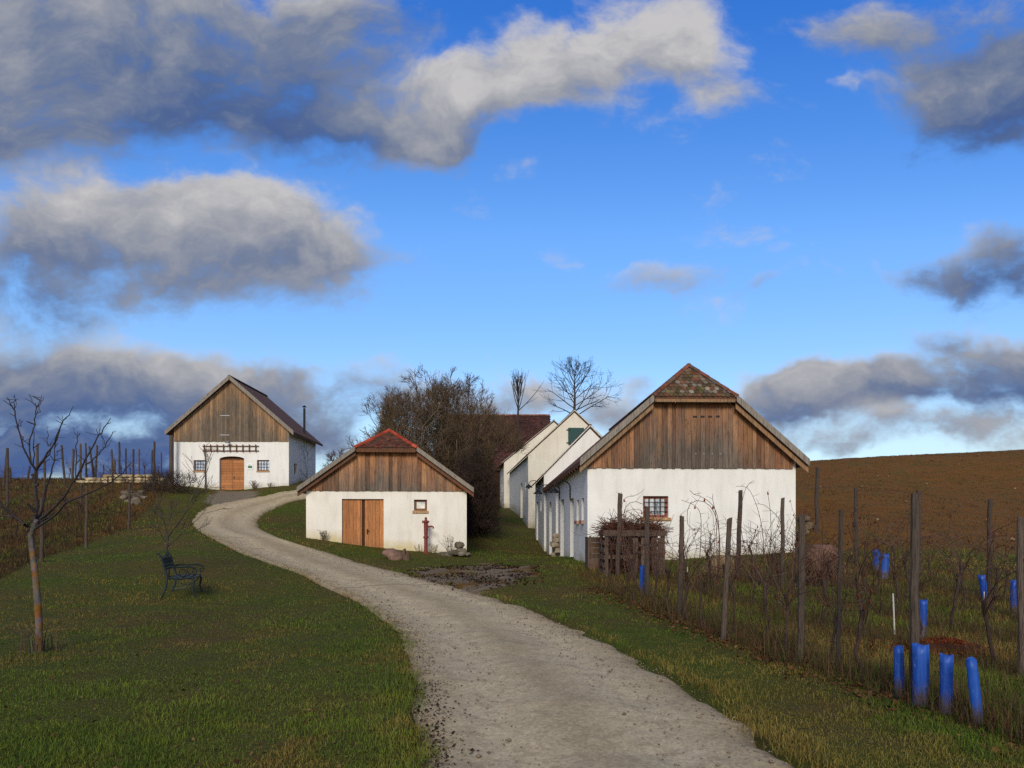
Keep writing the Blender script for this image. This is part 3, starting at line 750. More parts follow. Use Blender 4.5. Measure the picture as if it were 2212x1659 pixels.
# ------------------------------------------------------------------ left house
def left_house():
    loc = Vector((-17.32, 44.3, 3.6)); W = 7.08; h = W / 2; L = 6.05; z0 = loc.z
    root = empty('press_house', loc, 'white house with grey board gable and stove pipe at the lane top', 'house', 'white press houses')
    def g(x, y): return gz(loc.x + x, loc.y + y) - z0
    sc = 44.3 / F; X = lambda px: (px - CU) * sc - loc.x; Z = lambda py: EYE + (HV - py) * sc - z0
    eave = Z(953); sl = .861; hw = 3.95; zr = 7.52 - z0 + sl * hw
    fr = Frame((0, 0, 0), (1, 0, 0), (0, 1, 0)); mb = MB()
    da, db, dzt = X(474), X(527.5), Z(985.6)
    wins = [(X(418), X(443), Z(1017), Z(994)), (X(555), X(581.5), Z(1016.8), Z(993.7))]
    wall_plane(mb, fr, -h, h, -1, eave, [(da, db, -.5, dzt, .17)] + wins, lambda u: g(u, 0))
    zs = zr - h * sl - .1
    mb.add([fr.p(-h, eave), fr.p(h, eave), fr.p(h, zs), fr.p(0, zr - .12), fr.p(-h, zs)], [(0, 1, 2, 3, 4)], (2, 0, 0))
    fs = Frame((h, 0, 0), (0, 1, 0), (-1, 0, 0))
    sw = (1.1, 1.75, Z(1021), Z(997)); wall_plane(mb, fs, 0, L, -1, zs, [sw], lambda u: g(h, u), .3)
    mb.add([(-h, 0, -1), (-h, L, -1), (-h, L, zs), (-h, 0, zs)], [(3, 2, 1, 0)], (1, 0, 0))
    mb.add([(h, L, -1), (-h, L, -1), (-h, L, zs), (0, L, zr - .12), (h, L, zs)], [(0, 1, 2, 3, 4)], (1, 0, 0))
    mb.build('wall', 'plaster_white', root)
    for w in wins: make_window(root, fr, *w, .15, 'window_brown', 3, 2, .06, (.03, .08, .05))
    make_window(root, fs, *sw, .15, 'window_brown', 1, 2, .06)
    fd = Frame((0, .2, 0), (1, 0, 0), (0, 1, 0)); mid = (da + db) / 2
    db_ = MB(); db_.box((mid, .25, (dzt - .5) / 2), (db - da - .004, .05, dzt + .5), None, (.3, .5, .5)); door = db_.build('door', 'timber_brown', root)
    for (a, b_, sd) in ((da + .04, mid - .01, 8), (mid + .01, db - .04, 9)):
        lf = MB(); zz = -.5; r = random.Random(sd)
        top_z = dzt - .2
        while zz < top_z - .01:
            z1 = min(top_z, zz + .17); lf.box(((a + b_) / 2, .19, (zz + z1) / 2), (b_ - a, .04, z1 - zz - .008), None, (r.random(), r.uniform(0, .35), r.uniform(.85, 1.1))); zz = z1
        lf.build('leaf', 'timber_door', door)
    hn = MB(); hn.box((mid + .09, .155, 1.15), (.03, .03, .14)); hn.build('handle', 'iron_black', door)
    def top(u): return zr - abs(u) * sl - .2
    def grey(u, z, zt): return .32 + .9 * min(1, (zt - z) / 2.0)
    gb = boards(fr, -h + .01, h - .01, eave - .02, top, .045, .10, .19, 31, grey, (.65, 1.3), .02).build('gable_boards', 'timber_grey', root)
    for zz in (Z(898), Z(940)): hm = MB(); hm.box((-.38, -.066, zz), (.58, .02, .045), None); hm.build('hinge', 'tin_grey', gb)
    gable_roof(root, hw, sl, zr, -.35, L + .35, .14, PAL_DARK, 80, barge_w=.24, inner=None, tw=.2, thh=.18)
    ch = MB(); x, y = X(657.5) + 1.55, 3.4
    x = (657.5 - CU) * (44.3 + 3.6) / F - loc.x; y = 3.6; zb = zr - abs(x) * sl
    ch.tube([(x, y, zb - .1), (x, y, EYE + (HV - 882) * 47.9 / F - z0)], .075, 12); zt = EYE + (HV - 882) * 47.9 / F - z0
    cp_ = ch.build('stove_pipe', 'iron_black', root)
    c2 = MB(); c2.lathe([(.16, zt + .08), (.02, zt + .2)], (x, y, 0), 12); 
    for k in range(3): c2.bar((x + .07 * math.cos(k * 2.1), y + .07 * math.sin(k * 2.1), zt - .03), (x + .07 * math.cos(k * 2.1), y + .07 * math.sin(k * 2.1), zt + .1), .012, .012)
    c2.build('cap', 'iron_black', cp_)
    # dish lamp above trellis
    dl = MB(); dl.tube([(X(496), 0, Z(958)), (X(496), -.28, Z(956))], .018, 6); dl.lathe([(.04, .1), (.17, 0), (.16, -.02)], (X(496), -.3, Z(957)), 14); dl.build('lamp', 'tin_grey', root)
    # trellis hung on the wall
    tr = empty('wall_trellis', (loc.x + X(499), loc.y - .04, z0 + Z(968.5)), 'dark wooden trellis hung on the white wall above the arched door', 'trellis')
    w = X(559.5) - X(438)
    for zz in (Z(964) - Z(968.5), Z(974) - Z(968.5)): q = MB(); q.box((0, -.03, zz), (w, .03, .05), None, (.3, .3, .7)); q.build('rail', 'timber_brown', tr)
    for k in range(9): q = MB(); q.box((-w / 2 + .12 + k * (w - .3) / 8, -.062, 0), (.06, .03, Z(960.5) - Z(977)), None, (.3, .3, .6)); q.build('slat', 'timber_brown', tr)
    # small sign
    sg = empty('wall_sign', (loc.x + X(540.5), loc.y - .02, z0 + Z(1008)), 'small white plaque with green block right of the arched door', 'sign')
    q = MB(); q.box((0, 0, 0), (.34, .02, .36)); q.build('board', 'sign_white', sg)
    q = MB(); q.box((0, -.013, -.02), (.26, .008, .14)); q.build('green_block', 'sign_green', sg)
    q = MB(); q.box((-.03, -.013, .105), (.1, .008, .03)); q.build('emblem', 'sign_green', sg)
    # old vine trained up the wall
    vn = empty('wall_vine', (loc.x + X(443) + .05, loc.y - .09, gz(loc.x + X(443), loc.y - .09)), 'thin old vine stem trained up the wall beside the left window', 'vine')
    gzz = gz(loc.x + X(443), loc.y - .09)
    q = MB(); q.tube([(0, 0, -.1), (.02, 0, .5), (-.01, 0, 1.2), (.0, 0, 1.75), (-.02, .01, 2.3), (.05, 0, 2.5)], [.05, .045, .04, .03, .018, .014], 6, (.10, .06, .045)); q.build('stem', 'bark', vn)
    q = MB(); q.tube([(-.02, .01, 2.28), (-.1, 0, 2.42), (0, 0, 2.46), (.6, 0, 2.4), (1.1, 0, 2.3)], [.014, .012, .01, .008, .006], 4, (.12, .09, .07)); q.tube([(.05, 0, 2.44), (.4, -.01, 2.5), (.9, 0, 2.43)], .007, 4, (.12, .09, .07)); q.build('canes', 'bark', vn)
    return root
left_house()

# ------------------------------------------------------------------ further houses along the lane
def lane_house(corner, yaw, W, L, base, zeave, zridge, label, wallmat, side_ops, over=.12, sidemat=None, pal=PAL_OLD, coping=None, seed=1):
    """corner = front left corner; ridge runs away from the viewer"""
    R = Matrix.Rotation(yaw, 3, 'Z'); h = W / 2; c = R @ Vector((h, 0, 0)); loc = Vector((corner[0] + c.x, corner[1] + c.y, base))
    root = empty('lane_house', loc, label, 'house', 'white press houses', yaw)
    def g(x, y): p = R @ Vector((x, y, 0)); return gz(loc.x + p.x, loc.y + p.y) - base
    e, r = zeave - base, zridge - base; sl = (r - e) / h; mb = MB()
    fr = Frame((0, 0, 0), (1, 0, 0), (0, 1, 0)); wall_plane(mb, fr, -h, h, -1, e, [], lambda u: g(u, 0))
    mb.add([fr.p(-h, e), fr.p(h, e), fr.p(0, r)], [(0, 1, 2)], (3, 0, 0))
    fl = Frame((-h, 0, 0), (0, 1, 0), (1, 0, 0)); wall_plane(mb, fl, 0, L, -1, e - .03, side_ops, lambda u: g(-h, u), .3)
    mb.add([(h, 0, -1), (h, L, -1), (h, L, e), (h, 0, e)], [(0, 1, 2, 3)], (1, 0, 0)); mb.add([(h, L, -1), (-h, L, -1), (-h, L, e), (0, L, r), (h, L, e)], [(0, 1, 2, 3, 4)], (1, 0, 0))
    mb.build('wall', wallmat, root)
    for o in side_ops:
        if o[3] - o[2] > 1.4:
            mid = (o[0] + o[1]) / 2
            boards(Frame((-h + .2, 0, 0), (0, 1, 0), (1, 0, 0)), o[0] + .01, o[1] - .01, o[2] - .3, lambda u: o[3] - .03 - (abs(u - mid) * .25 if len(o) > 4 else 0), .02, .14, .18, seed, lambda u, z, t: .6).build('door', 'timber_brown', root)
        else: make_window(root, fl, o[0], o[1], o[2], o[3], .2, 'window_brown', 0, 0, .03, None, 'sill_stone', False)
    gable_roof(root, h + over * 2, sl, r + .14, -.05, L + .1, .1, pal, seed * 7, barge=None, soffit='timber_brown', tw=.22, thh=.2)
    if coping:
        cpm = MB()
        for s in (-1, 1):
            n = 26
            for k in range(n):
                t0, t1 = k / n, (k + .97) / n; x0, x1 = s * h * (1 - t0) * 1.04, s * h * (1 - t1) * 1.04
                cpm.bar((x0, -.06, r + .15 - abs(x0) * sl), (x1, -.06, r + .15 - abs(x1) * sl), .16, .055, coping, (0, 0, 1))
        cpm.build('verge_coping', 'stone', root)
    return root, R, loc
p = at(1176, 1192, 38.05)
R3, R3m, R3l = lane_house((p.x - .02, 38.05), .03, 4.9, 7.4, .2, 4.42, 6.92, 'narrow white house with plain gable behind the large press house', 'plaster_white',
    [(4.7, 6.2, -.2, 3.0), (2.05, 2.6, 2.4, 3.0)], coping=(.55, .54, .50), seed=3)
wall_lamp(side_pt(R3m, R3l, -2.45, 3.6, 3.95), .6, 'black gooseneck lamp farthest along the lane on the narrow white house', 1.0)
R4, R4m, R4l = lane_house((1.13, 50.0), .085, 6.5, 16, 1.5, 6.72, 9.72, 'cream house with green gable shutter beyond the white press houses', 'plaster_cream',
    [(3.8, 5.5, 0, 3.6, .8), (1.6, 1.95, 2.9, 3.5)], pal=PAL_OLD, coping=(.50, .45, .36), seed=4)
sh = MB(); sh.box((.12, -.03, 6.55), (1.12, .05, 1.2)); sho = sh.build('shutter', 'green_shutter', R4)
for zz in (6.1, 7.0): hh = MB(); hh.box((-.42, -.075, zz), (.3, .03, .05)); hh.build('hinge', 'iron_black', sho)
R5, R5m, R5l = lane_house((-.75, 67.2), .08, 9.4, 6.0, 3.0, 7.75, 11.6, 'cream gabled house with tiled verge before the big red roof', 'plaster_cream', [(2.4, 2.9, 2.2, 2.9)], over=.2, coping=(.34, .30, .25), seed=6)

def barn():
    root = empty('barn', (-1.8, 81.5, 4.2), 'large barn with dark red tiled roof behind the bushes', 'barn')
    zb = 4.2; hw = 6.4; zr = 14.4 - zb; ze = 7.8 - zb; sl = (zr - ze) / hw; x0, x1 = -6.2, 6.0
    mb = MB(); mb.add([(x0, -hw + .4, -1), (x1, -hw + .4, -1), (x1, hw - .4, -1), (x0, hw - .4, -1), (x0, -hw + .4, ze), (x1, -hw + .4, ze), (x1, hw - .4, ze), (x0, hw - .4, ze), (x0, 0, zr - .1), (x1, 0, zr - .1)],
        [(0, 1, 5, 4), (2, 3, 7, 6), (1, 2, 6, 9, 5), (3, 0, 4, 8, 7)], (1, 0, 0)); mb.build('wall', 'timber_brown', root)
    rf = MB()
    for s in (-1, 1): rf.prism([(x0 - .1, s * hw, ze - .12), (x1 + .1, s * hw, ze - .12), (x1 + .1, 0, zr - .12), (x0 - .1, 0, zr - .12)], (0, 0, .12), (.5, .5, .6))
    r = rf.build('roof', 'timber_brown', root); t = MB(); s2 = math.hypot(hw, zr - ze)
    tile_slope(t, (x0 - .1, -hw, ze), (1, 0, 0), (0, hw / s2, (zr - ze) / s2), [(0, 0), (x1 - x0 + .2, 0), (x1 - x0 + .2, s2), (0, s2)], .26, .22, [(.065, .028, .022), (.055, .025, .021), (.078, .032, .025), (.045, .026, .022)], 7); t.build('roof_tiles', 'tiles', r)
    rt = MB(); ridge_tiles(rt, (x0, 0, zr + .03), (x1 + .1, 0, zr + .03), .16, [(.20, .09, .065), (.26, .14, .10)], 3, .42); rt.build('ridge_tiles', 'tiles', r)
barn()

# ------------------------------------------------------------------ twigs and trees
def seg_mesh(name, segs, mat, parent, n=3):
    """segs: rows p0(3) p1(3) r0 r1 rgb(3) -> n-sided prisms"""
    S = np.asarray(segs, float)
    a, b_, r0, r1, c = S[:, :3], S[:, 3:6], S[:, 6], S[:, 7], S[:, 8:11]; d = b_ - a; d /= np.maximum(1e-9, np.linalg.norm(d, axis=1))[:, None]
    ref = np.tile(np.array([.31, .17, .93]), (len(S), 1)); s = np.cross(d, ref); s /= np.maximum(1e-6, np.linalg.norm(s, axis=1))[:, None]; u = np.cross(d, s)
    V = []
    for (p, r) in ((a, r0), (b_, r1)):
        for k in range(n):
            t = 2 * PI * k / n; V.append(p + (s * math.cos(t) + u * math.sin(t)) * r[:, None])
    V = np.stack(V, 1).reshape(-1, 3); base = np.arange(len(S))[:, None] * 2 * n
    Q = np.concatenate([base + np.array([[k, (k + 1) % n, n + (k + 1) % n, n + k]]) for k in range(n)])
    return fast_mesh(name, V, Q, np.repeat(c, 2 * n, 0), mat, parent)
def grow(segs, p, d, L, r, lev, rnd, up=.25, wob=.25, kids=(3, 5), ang=(.5, .95), shrink=.62, col=(.05, .04, .033), minr=.004, pieces=4, start=.25):
    """a curved limb and its side limbs"""
    p = Vector(p); d = Vector(d).normalized(); st = L / pieces; nodes = [(p.copy(), d.copy(), r)]
    for i in range(pieces):
        d = (d + Vector((rnd.gauss(0, wob), rnd.gauss(0, wob), rnd.gauss(0, wob) + up * .4)) * .5).normalized()
        q = p + d * st; r2 = max(minr * .7, r * (1 - .6 * (i + 1) / pieces)); r1 = nodes[-1][2]
        segs.append((*p, *q, r1, r2, *col)); p = q; nodes.append((p.copy(), d.copy(), r2))
    if lev <= 0: return
    for k in range(rnd.randint(*kids)):
        t = start + (1 - start) * rnd.random(); i = min(pieces - 1, int(t * pieces)); f = t * pieces - i
        q = nodes[i][0].lerp(nodes[i + 1][0], f); dd = nodes[i][1]
        ax = dd.cross(Vector((rnd.gauss(0, 1), rnd.gauss(0, 1), rnd.gauss(0, 1)))).normalized()
        nd = Matrix.Rotation(rnd.uniform(*ang), 3, ax) @ dd
        grow(segs, q, nd, L * shrink * rnd.uniform(.75, 1.15) * (1.15 - .45 * t), max(minr, nodes[i][2] * .62), lev - 1, rnd, up, wob, kids, ang, shrink, col, minr, pieces, start)
def filled_shrub(name, base, label, cat, shape_fn, npts, r0, cols, seed, tips=3, tiplen=.45, minr=.008, trunkcol=(.05, .04, .032), group=None, stems=7, spread=.6):
    """branches grown to fill a volume: each new point joins the nearest older one"""
    r = np.random.default_rng(seed); P = shape_fn(r, npts); o = np.argsort(np.linalg.norm(P * [1, 1, .8], axis=1)); P = P[o]
    root_pts = np.array([[spread * math.cos(t), spread * math.sin(t), -.2] for t in np.linspace(0, 2 * PI, stems, endpoint=False)])
    A = np.zeros((npts + stems, 3)); A[:stems] = root_pts; par = -np.ones(npts + stems, int); n = stems
    for p in P:
        d = A[:n] - p; c = np.sqrt((d * d).sum(1)); c = c + .6 * np.maximum(0, A[:n, 2] - p[2])
        k = int(np.argmin(c)); A[n] = p; par[n] = k; n += 1
    w = np.ones(n)
    for i in range(n - 1, stems - 1, -1): w[par[i]] += w[i]
    rad = np.clip(r0 * (w / w.max()) ** .5, minr, None)
    # soften: pull nodes towards their parents' line
    big, fine = [], []
    for i in range(stems, n):
        k = par[i]; c = cols[int(r.integers(len(cols)))] if w[i] < 14 else trunkcol
        m_ = (A[i] + A[k]) / 2 + r.normal(0, .05, 3); row = [(*A[k], *m_, min(rad[k], rad[i] * 1.5), rad[i], *c), (*m_, *A[i], rad[i], rad[i] * .9, *c)]
        (big if w[i] >= 14 else fine).extend(row)
        if w[i] < 4:
            for _ in range(tips):
                out = A[i] / max(.5, np.linalg.norm(A[i])); dv = out * .5 + np.array([0, 0, .55]) + r.normal(0, .5, 3); dv /= np.linalg.norm(dv)
                L = tiplen * r.uniform(.5, 1.3); e = A[i] + dv * L * .55; e2 = e + (dv + r.normal(0, .3, 3)) * L * .45
                cc = cols[int(r.integers(len(cols)))]; fine.append((*A[i], *e, minr * .8, minr * .6, *cc)); fine.append((*e, *e2, minr * .6, minr * .4, *cc))
                s_ = A[i] + dv * L * .3; e3 = s_ + (dv + r.normal(0, .7, 3)) * L * .4; fine.append((*s_, *e3, minr * .55, minr * .4, *cc))
    root = empty(name, base, label, cat, group)
    if big: seg_mesh('trunk', big, 'bark', root, 5)
    seg_mesh('crown', fine, 'twigs', root, 3)
    return root
def dome(rx, ry, h, z0=.15, skew=0.0, lobes=()):
    def fn(r, n):
        out = []
        while len(out) < n:
            p = r.uniform(-1, 1, 3); p[2] = abs(p[2]); q = (abs(p[0]) ** 2.3 + abs(p[1]) ** 2.3 + abs(p[2]) ** 2.1) ** .45
            if q > 1: continue
            k = 1 + .16 * math.sin(3.1 * math.atan2(p[1], p[0]) + 1) + .10 * math.sin(7 * p[0] + 5 * p[2])
            x = np.array([p[0] * rx * k, p[1] * ry * k, z0 * h + p[2] * h * (1 - z0) * (1 + .06 * math.sin(9 * p[0]))])
            if rx > 3 and x[0] > 3.5 and x[2] < 3.7: continue
            if r.random() < .45 + .55 * q: out.append(x)
        for (lx, ly, lz, lr, ln) in lobes:
            for _ in range(ln):
                v = r.normal(0, .45, 3); out[int(r.integers(len(out)))] = np.array([lx, ly, lz]) + v * lr
        return np.array(out)
    return fn
TW = [(.115, .072, .044), (.15, .10, .062), (.075, .052, .038), (.16, .10, .055), (.095, .085, .038)]
b0 = Vector((-4.75, 42.6, 0)); b0.z = gz(b0.x, b0.y)
filled_shrub('bare_thicket_tree', b0, 'big rounded leafless thicket towering behind the small house', 'tree', dome(5.0, 3.4, 9.7 - b0.z, .06), 9000, .17, TW, 5, 4, .7, .0115, stems=9, spread=.9)
b1 = Vector((-2.15, 38.6, 0)); b1.z = gz(b1.x, b1.y)
filled_shrub('bare_thicket_tree', b1, 'dark tangled thicket in the gap beside the small house wall', 'shrub', dome(1.15, 1.8, 4.3, .0), 2100, .08, [(.05, .032, .025), (.07, .042, .032), (.036, .03, .022)], 6, 5, .5, .013, stems=9, spread=.9)
b2 = Vector((-12.6, 52.5, 0)); b2.z = gz(b2.x, b2.y)
filled_shrub('bare_shrub', b2, 'reddish bare shrub beside the left house rear corner', 'shrub', dome(1.5, 1.2, 2.4, .0), 420, .05, [(.10, .035, .03), (.075, .03, .028), (.06, .035, .03)], 7, 4, .4, .012, stems=6, spread=.4)
tree_ = [o for o in COL.objects if o.name == 'bare_thicket_tree'][0]; sg = []; rl = random.Random(77)
for k in range(15):
    a = -PI / 2 + rl.uniform(-1.5, 1.5); tl = rl.uniform(.25, .8); grow(sg, (math.cos(a) * rl.uniform(.5, 2.0), math.sin(a) * 1.6, -.1), (math.cos(a) * math.sin(tl), math.sin(a) * math.sin(tl) * .7, math.cos(tl)), rl.uniform(3.8, 5.4), .065, 2, rl, .1, .16, (3, 5), (.35, .8), .5, (.17, .13, .085), .012, 7, .35)
for k in range(60):
    a = rl.uniform(0, 2 * PI); tl = rl.uniform(.2, 1.3); p_ = Vector((math.cos(a) * math.sin(tl) * 4.3, math.sin(a) * math.sin(tl) * 2.6, 1.2 + 5.9 * math.cos(tl) ** .8))
    if p_.x > 2.3 and p_.z < 5: continue
    grow(sg, p_, (math.cos(a) * math.sin(tl), math.sin(a) * math.sin(tl), math.cos(tl) + .25), rl.uniform(.8, 1.5), .02, 2, rl, .2, .3, (5, 7), (.4, .95), .6, (.10, .07, .047), .010, 5, .2)
seg_mesh('limbs', sg, 'twigs', tree_, 4)
# ivy-green flecks live in the thicket
r = np.random.default_rng(3); iv = MB()
for (cx, cy, cz, rr, n) in [(-1.5, -2.6, 3.6, .8, 260), (1.0, -2.8, 2.6, 1.0, 260), (2.3, -2.2, 1.6, .9, 260), (.3, -2.9, 4.9, .7, 160), (-.4, -2.2, 1.5, .8, 160), (3.1, -2, 3.0, .7, 140)]:
    for _ in range(n):
        p = Vector((cx, cy, cz)) + Vector(r.normal(0, .5, 3)) * rr; a = Vector(r.normal(0, 1, 3)).normalized() * .07; b_ = a.cross(Vector(r.normal(0, 1, 3))).normalized() * .055
        k = r.uniform(.6, 1.2); iv.add([p - a, p + b_, p + a, p - b_], [(0, 1, 2, 3)], (.020 * k, .026 * k, .012 * k))
tree0 = [o for o in COL.objects if o.name == 'bare_thicket_tree'][0]
iv.build('ivy', 'litter', tree0)

def rec_tree(name, base, label, cat, trunk_pts, trunk_r, limbs, seed, col, minr, group=None, lev=3, **kw):
    """trunk as one mesh, limbs start from the trunk: (height index t, azimuth, tilt, length, radius)"""
    rnd = random.Random(seed); root = empty(name, base, label, cat, group); mb = MB(); mb.tube(trunk_pts, trunk_r, 8, col); mb.build('trunk', 'bark', root, smooth=True)
    segs = []
    T = [Vector(p) for p in trunk_pts]
    for (t, az, tilt, L, rr) in limbs:
        i = min(len(T) - 2, int(t * (len(T) - 1))); f = t * (len(T) - 1) - i; p = T[i].lerp(T[i + 1], f)
        d = Vector((math.cos(az) * math.sin(tilt), math.sin(az) * math.sin(tilt), math.cos(tilt))); grow(segs, p, d, L, rr, lev, rnd, col=col, minr=minr, **kw)
    seg_mesh('crown', segs, 'twigs', root, 4); return root
DK = (.040, .034, .032)
bA = Vector(((1241 - CU) * 84 / F, 84, 0)); bA.z = gz(bA.x, bA.y); zA = EYE + (HV - 905) * 84 / F - bA.z; zT = EYE + (HV - 812) * 84 / F - bA.z
lim = []
rn = random.Random(4)
for k in range(26):
    t = k / 25; lim.append((.41 + .55 * t, k * 2.4 + rn.uniform(-.3, .3), 1.22 - .75 * t + rn.uniform(-.08, .08), (5.0 - 3.4 * t) * rn.uniform(.85, 1.1), .075 * (1 - .6 * t)))
rec_tree('bare_tree', bA, 'spreading leafless tree rising behind the cream gable', 'tree', [(0, 0, -.3), (.1, 0, zA * .5), (-.05, 0, zA), (.05, .05, (zA + zT) / 2), (.0, 0, zT - .6), (.05, 0, zT + .6)], [.3, .24, .19, .11, .05, .015], lim, 9, DK, .014, lev=2, up=.22, wob=.18, kids=(4, 6), ang=(.45, .85), shrink=.55)
bB = Vector(((1119 - CU) * 74.2 / F, 74.2, 0)); bB.z = gz(bB.x, bB.y); z1 = EYE + (HV - 905) * 74.2 / F - bB.z; z2 = EYE + (HV - 832) * 74.2 / F - bB.z
lim = [(.62 + .36 * k / 15, k * 2.4, .42 - .14 * k / 15, 3.2 - 1.6 * k / 15, .05) for k in range(16)] + [(.62, 0.2, 1.0, 3.2, .05)]
rec_tree('bare_tree', bB, 'slim upright leafless tree before the dark red barn roof', 'tree', [(0, 0, -.3), (.05, 0, z1 * .6), (0, 0, z1), (.02, 0, (z1 + z2) / 2), (0, 0, z2)], [.16, .14, .12, .07, .02], lim, 12, DK, .016, lev=1, up=.5, wob=.12, kids=(3, 5), ang=(.25, .55), shrink=.5)

# young fruit tree on the near lawn: limbs follow the surveyed outline, each leaning its own way in depth
def lawn_tree():
    d0 = 9.15; b = at(85, 1405, d0); b.z = gz(b.x, b.y); root = empty('fruit_tree', b, 'young leafless fruit tree with orange lichen trunk on the left lawn', 'tree')
    def w(zx, zy, dd): return at(.2042 * zx, 825.8 + .2042 * zy, d0 + dd) - b
    tr = [Vector((0, 0, -.1))] + [at(x, y, d0) - b for x, y in [(84, 1390), (84, 1340), (80, 1290), (76, 1240), (70, 1195), (66, 1155)]] + [at(72, 1140, d0) - b, at(80, 1122, d0) - b]
    cols = []
    t = MB()
    P = []
    for i in range(len(tr) - 1):
        for k in range(5): P.append(tr[i].lerp(tr[i + 1], k / 5))
    P.append(tr[-1])
    R_ = [(.048 - .020 * i / len(P)) * (1.25 if i < 3 else 1) for i in range(len(P))]
    LC = [(.20, .085, .018), (.14, .11, .085), (.17, .08, .022), (.115, .10, .085), (.15, .085, .03)]
    C = []
    rr = random.Random(5)
    for i in range(len(P)):
        k = i / len(P); c = LC[rr.randrange(5)] if k < .65 else (.085, .072, .062)
        C += [tuple(x * rr.uniform(.7, 1.2) for x in (c if rr.random() < .75 else LC[rr.randrange(5)] if k < .65 else (.11, .10, .09))) for _ in range(9)]
    t.tube(P, R_, 9); t.c = C; t.build('trunk', 'bark', root, smooth=True)
    limbs = [  # (points, depth drift, r0, r1)
        ([(360, 1500), (385, 1380), (385, 1200), (372, 1050), (380, 930)], .1, .040, .028), ([(380, 930), (330, 860), (250, 690), (190, 480), (150, 300), (112, 225), (75, 160)], -.5, .022, .006),
        ([(150, 300), (155, 210), (155, 130)], -.1, .009, .005), ([(150, 300), (168, 240), (172, 175)], .1, .007, .004), ([(190, 480), (222, 440), (240, 400)], .1, .008, .004), ([(195, 500), (170, 470), (150, 462)], 0, .007, .004), ([(330, 870), (300, 660), (345, 540), (375, 400), (385, 275)], .4, .018, .011), ([(300, 660), (245, 600), (225, 560)], .2, .010, .005),
        ([(385, 275), (350, 210), (310, 130)], -.1, .010, .005), ([(385, 275), (420, 210), (440, 140)], .1, .010, .005), ([(400, 260), (440, 200), (462, 150)], .2, .009, .004), ([(380, 350), (410, 320), (415, 312)], .1, .007, .005), ([(350, 880), (352, 700), (360, 520)], -.3, .013, .006),
        ([(380, 930), (470, 800), (580, 620), (650, 440), (730, 340), (780, 250)], -.3, .024, .005), ([(650, 440), (665, 400), (655, 350)], .1, .010, .004), ([(400, 915), (520, 750), (600, 610), (640, 470)], .2, .015, .008), ([(510, 680), (505, 560), (500, 470)], .1, .009, .004), ([(520, 670), (545, 640), (600, 560)], -.2, .008, .004),
        ([(400, 1500), (430, 1420), (470, 1200), (540, 950), (570, 830), (590, 640)], .6, .032, .008), ([(570, 830), (620, 815), (660, 790)], .1, .009, .004), ([(570, 830), (530, 770), (500, 740)], -.1, .009, .004), ([(585, 780), (605, 740), (610, 720)], 0, .006, .004),
        ([(430, 1440), (560, 1340), (690, 1200), (800, 1000), (900, 830), (1040, 560), (1110, 480), (1172, 380)], -.6, .032, .006), ([(1040, 560), (1060, 500), (1065, 430)], .1, .010, .004), ([(1040, 560), (1030, 520), (1025, 490)], -.1, .008, .004), ([(900, 870), (1050, 760), (1110, 680), (1190, 540), (1215, 510)], .3, .017, .005), ([(1110, 660), (1095, 610), (1080, 565)], .1, .008, .004), ([(1090, 695), (1130, 680), (1150, 660)], 0, .007, .004), ([(800, 1000), (805, 800), (815, 620), (822, 590)], .3, .014, .008), ([(822, 590), (790, 530), (768, 470)], .1, .008, .004), ([(822, 590), (835, 560), (838, 545)], 0, .007, .004),
        ([(360, 1560), (560, 1430), (700, 1270), (950, 1170), (1170, 1060), (1300, 960), (1390, 850)], -1.0, .028, .006), ([(420, 1480), (600, 1390), (720, 1240)], .5, .02, .007),
        ([(330, 1590), (270, 1500), (100, 1380), (0, 1280), (-90, 1180), (-160, 1040)], -.3, .036, .010), ([(150, 1430), (0, 1410), (-130, 1350), (-260, 1200)], .5, .02, .007), ([(-90, 1180), (-80, 1050), (-60, 950)], .2, .012, .005), ([(300, 1530), (270, 1510), (330, 1545), (410, 1500)], .2, .014, .012)]
    segs = []
    for pts, dd, r0, r1 in limbs:
        n = len(pts); st = 0.0
        k0 = {}
        Q = [w(x, y, dd * i / (n - 1)) for i, (x, y) in enumerate(pts)]
        Q2 = []
        for i in range(n - 1):
            for k in range(3): Q2.append(Q[i].lerp(Q[i + 1], k / 3) + Vector((rr.gauss(0, .004), rr.gauss(0, .010), rr.gauss(0, .004))) * (1 if i + k else 0))
        Q2.append(Q[-1])
        for i in range(len(Q2) - 1):
            f0, f1 = i / (len(Q2) - 1), (i + 1) / (len(Q2) - 1)
            segs.append((*Q2[i], *Q2[i + 1], (r0 + (r1 - r0) * f0) * .6, (r0 + (r1 - r0) * f1) * .6, .040, .034, .034))
            if rr.random() < .3: e = Q2[i] + Vector((rr.gauss(0, .05), rr.gauss(0, .05), abs(rr.gauss(.04, .04)))); segs.append((*Q2[i], *e, r1 * .9, r1 * .6, .05, .04, .038))
    seg_mesh('crown', segs, 'twigs', root, 5)
    # limbs were drawn with depth drift; shoots at the foot
    ft = MB()
    for k in range(26):
        a = rr.uniform(0, 2 * PI); q = rr.uniform(.03, .22); e = Vector((math.cos(a) * (q + .12), math.sin(a) * (q + .12), rr.uniform(.1, .4)))
        ft.tube([(math.cos(a) * q, math.sin(a) * q, -.03), e * .6 + Vector((0, 0, .05)), e], [.007, .005, .003], 4, (.13 * rr.uniform(.5, 1), .10 * rr.uniform(.5, 1), .05))
    ft.build('suckers', 'twigs', root)
lawn_tree()
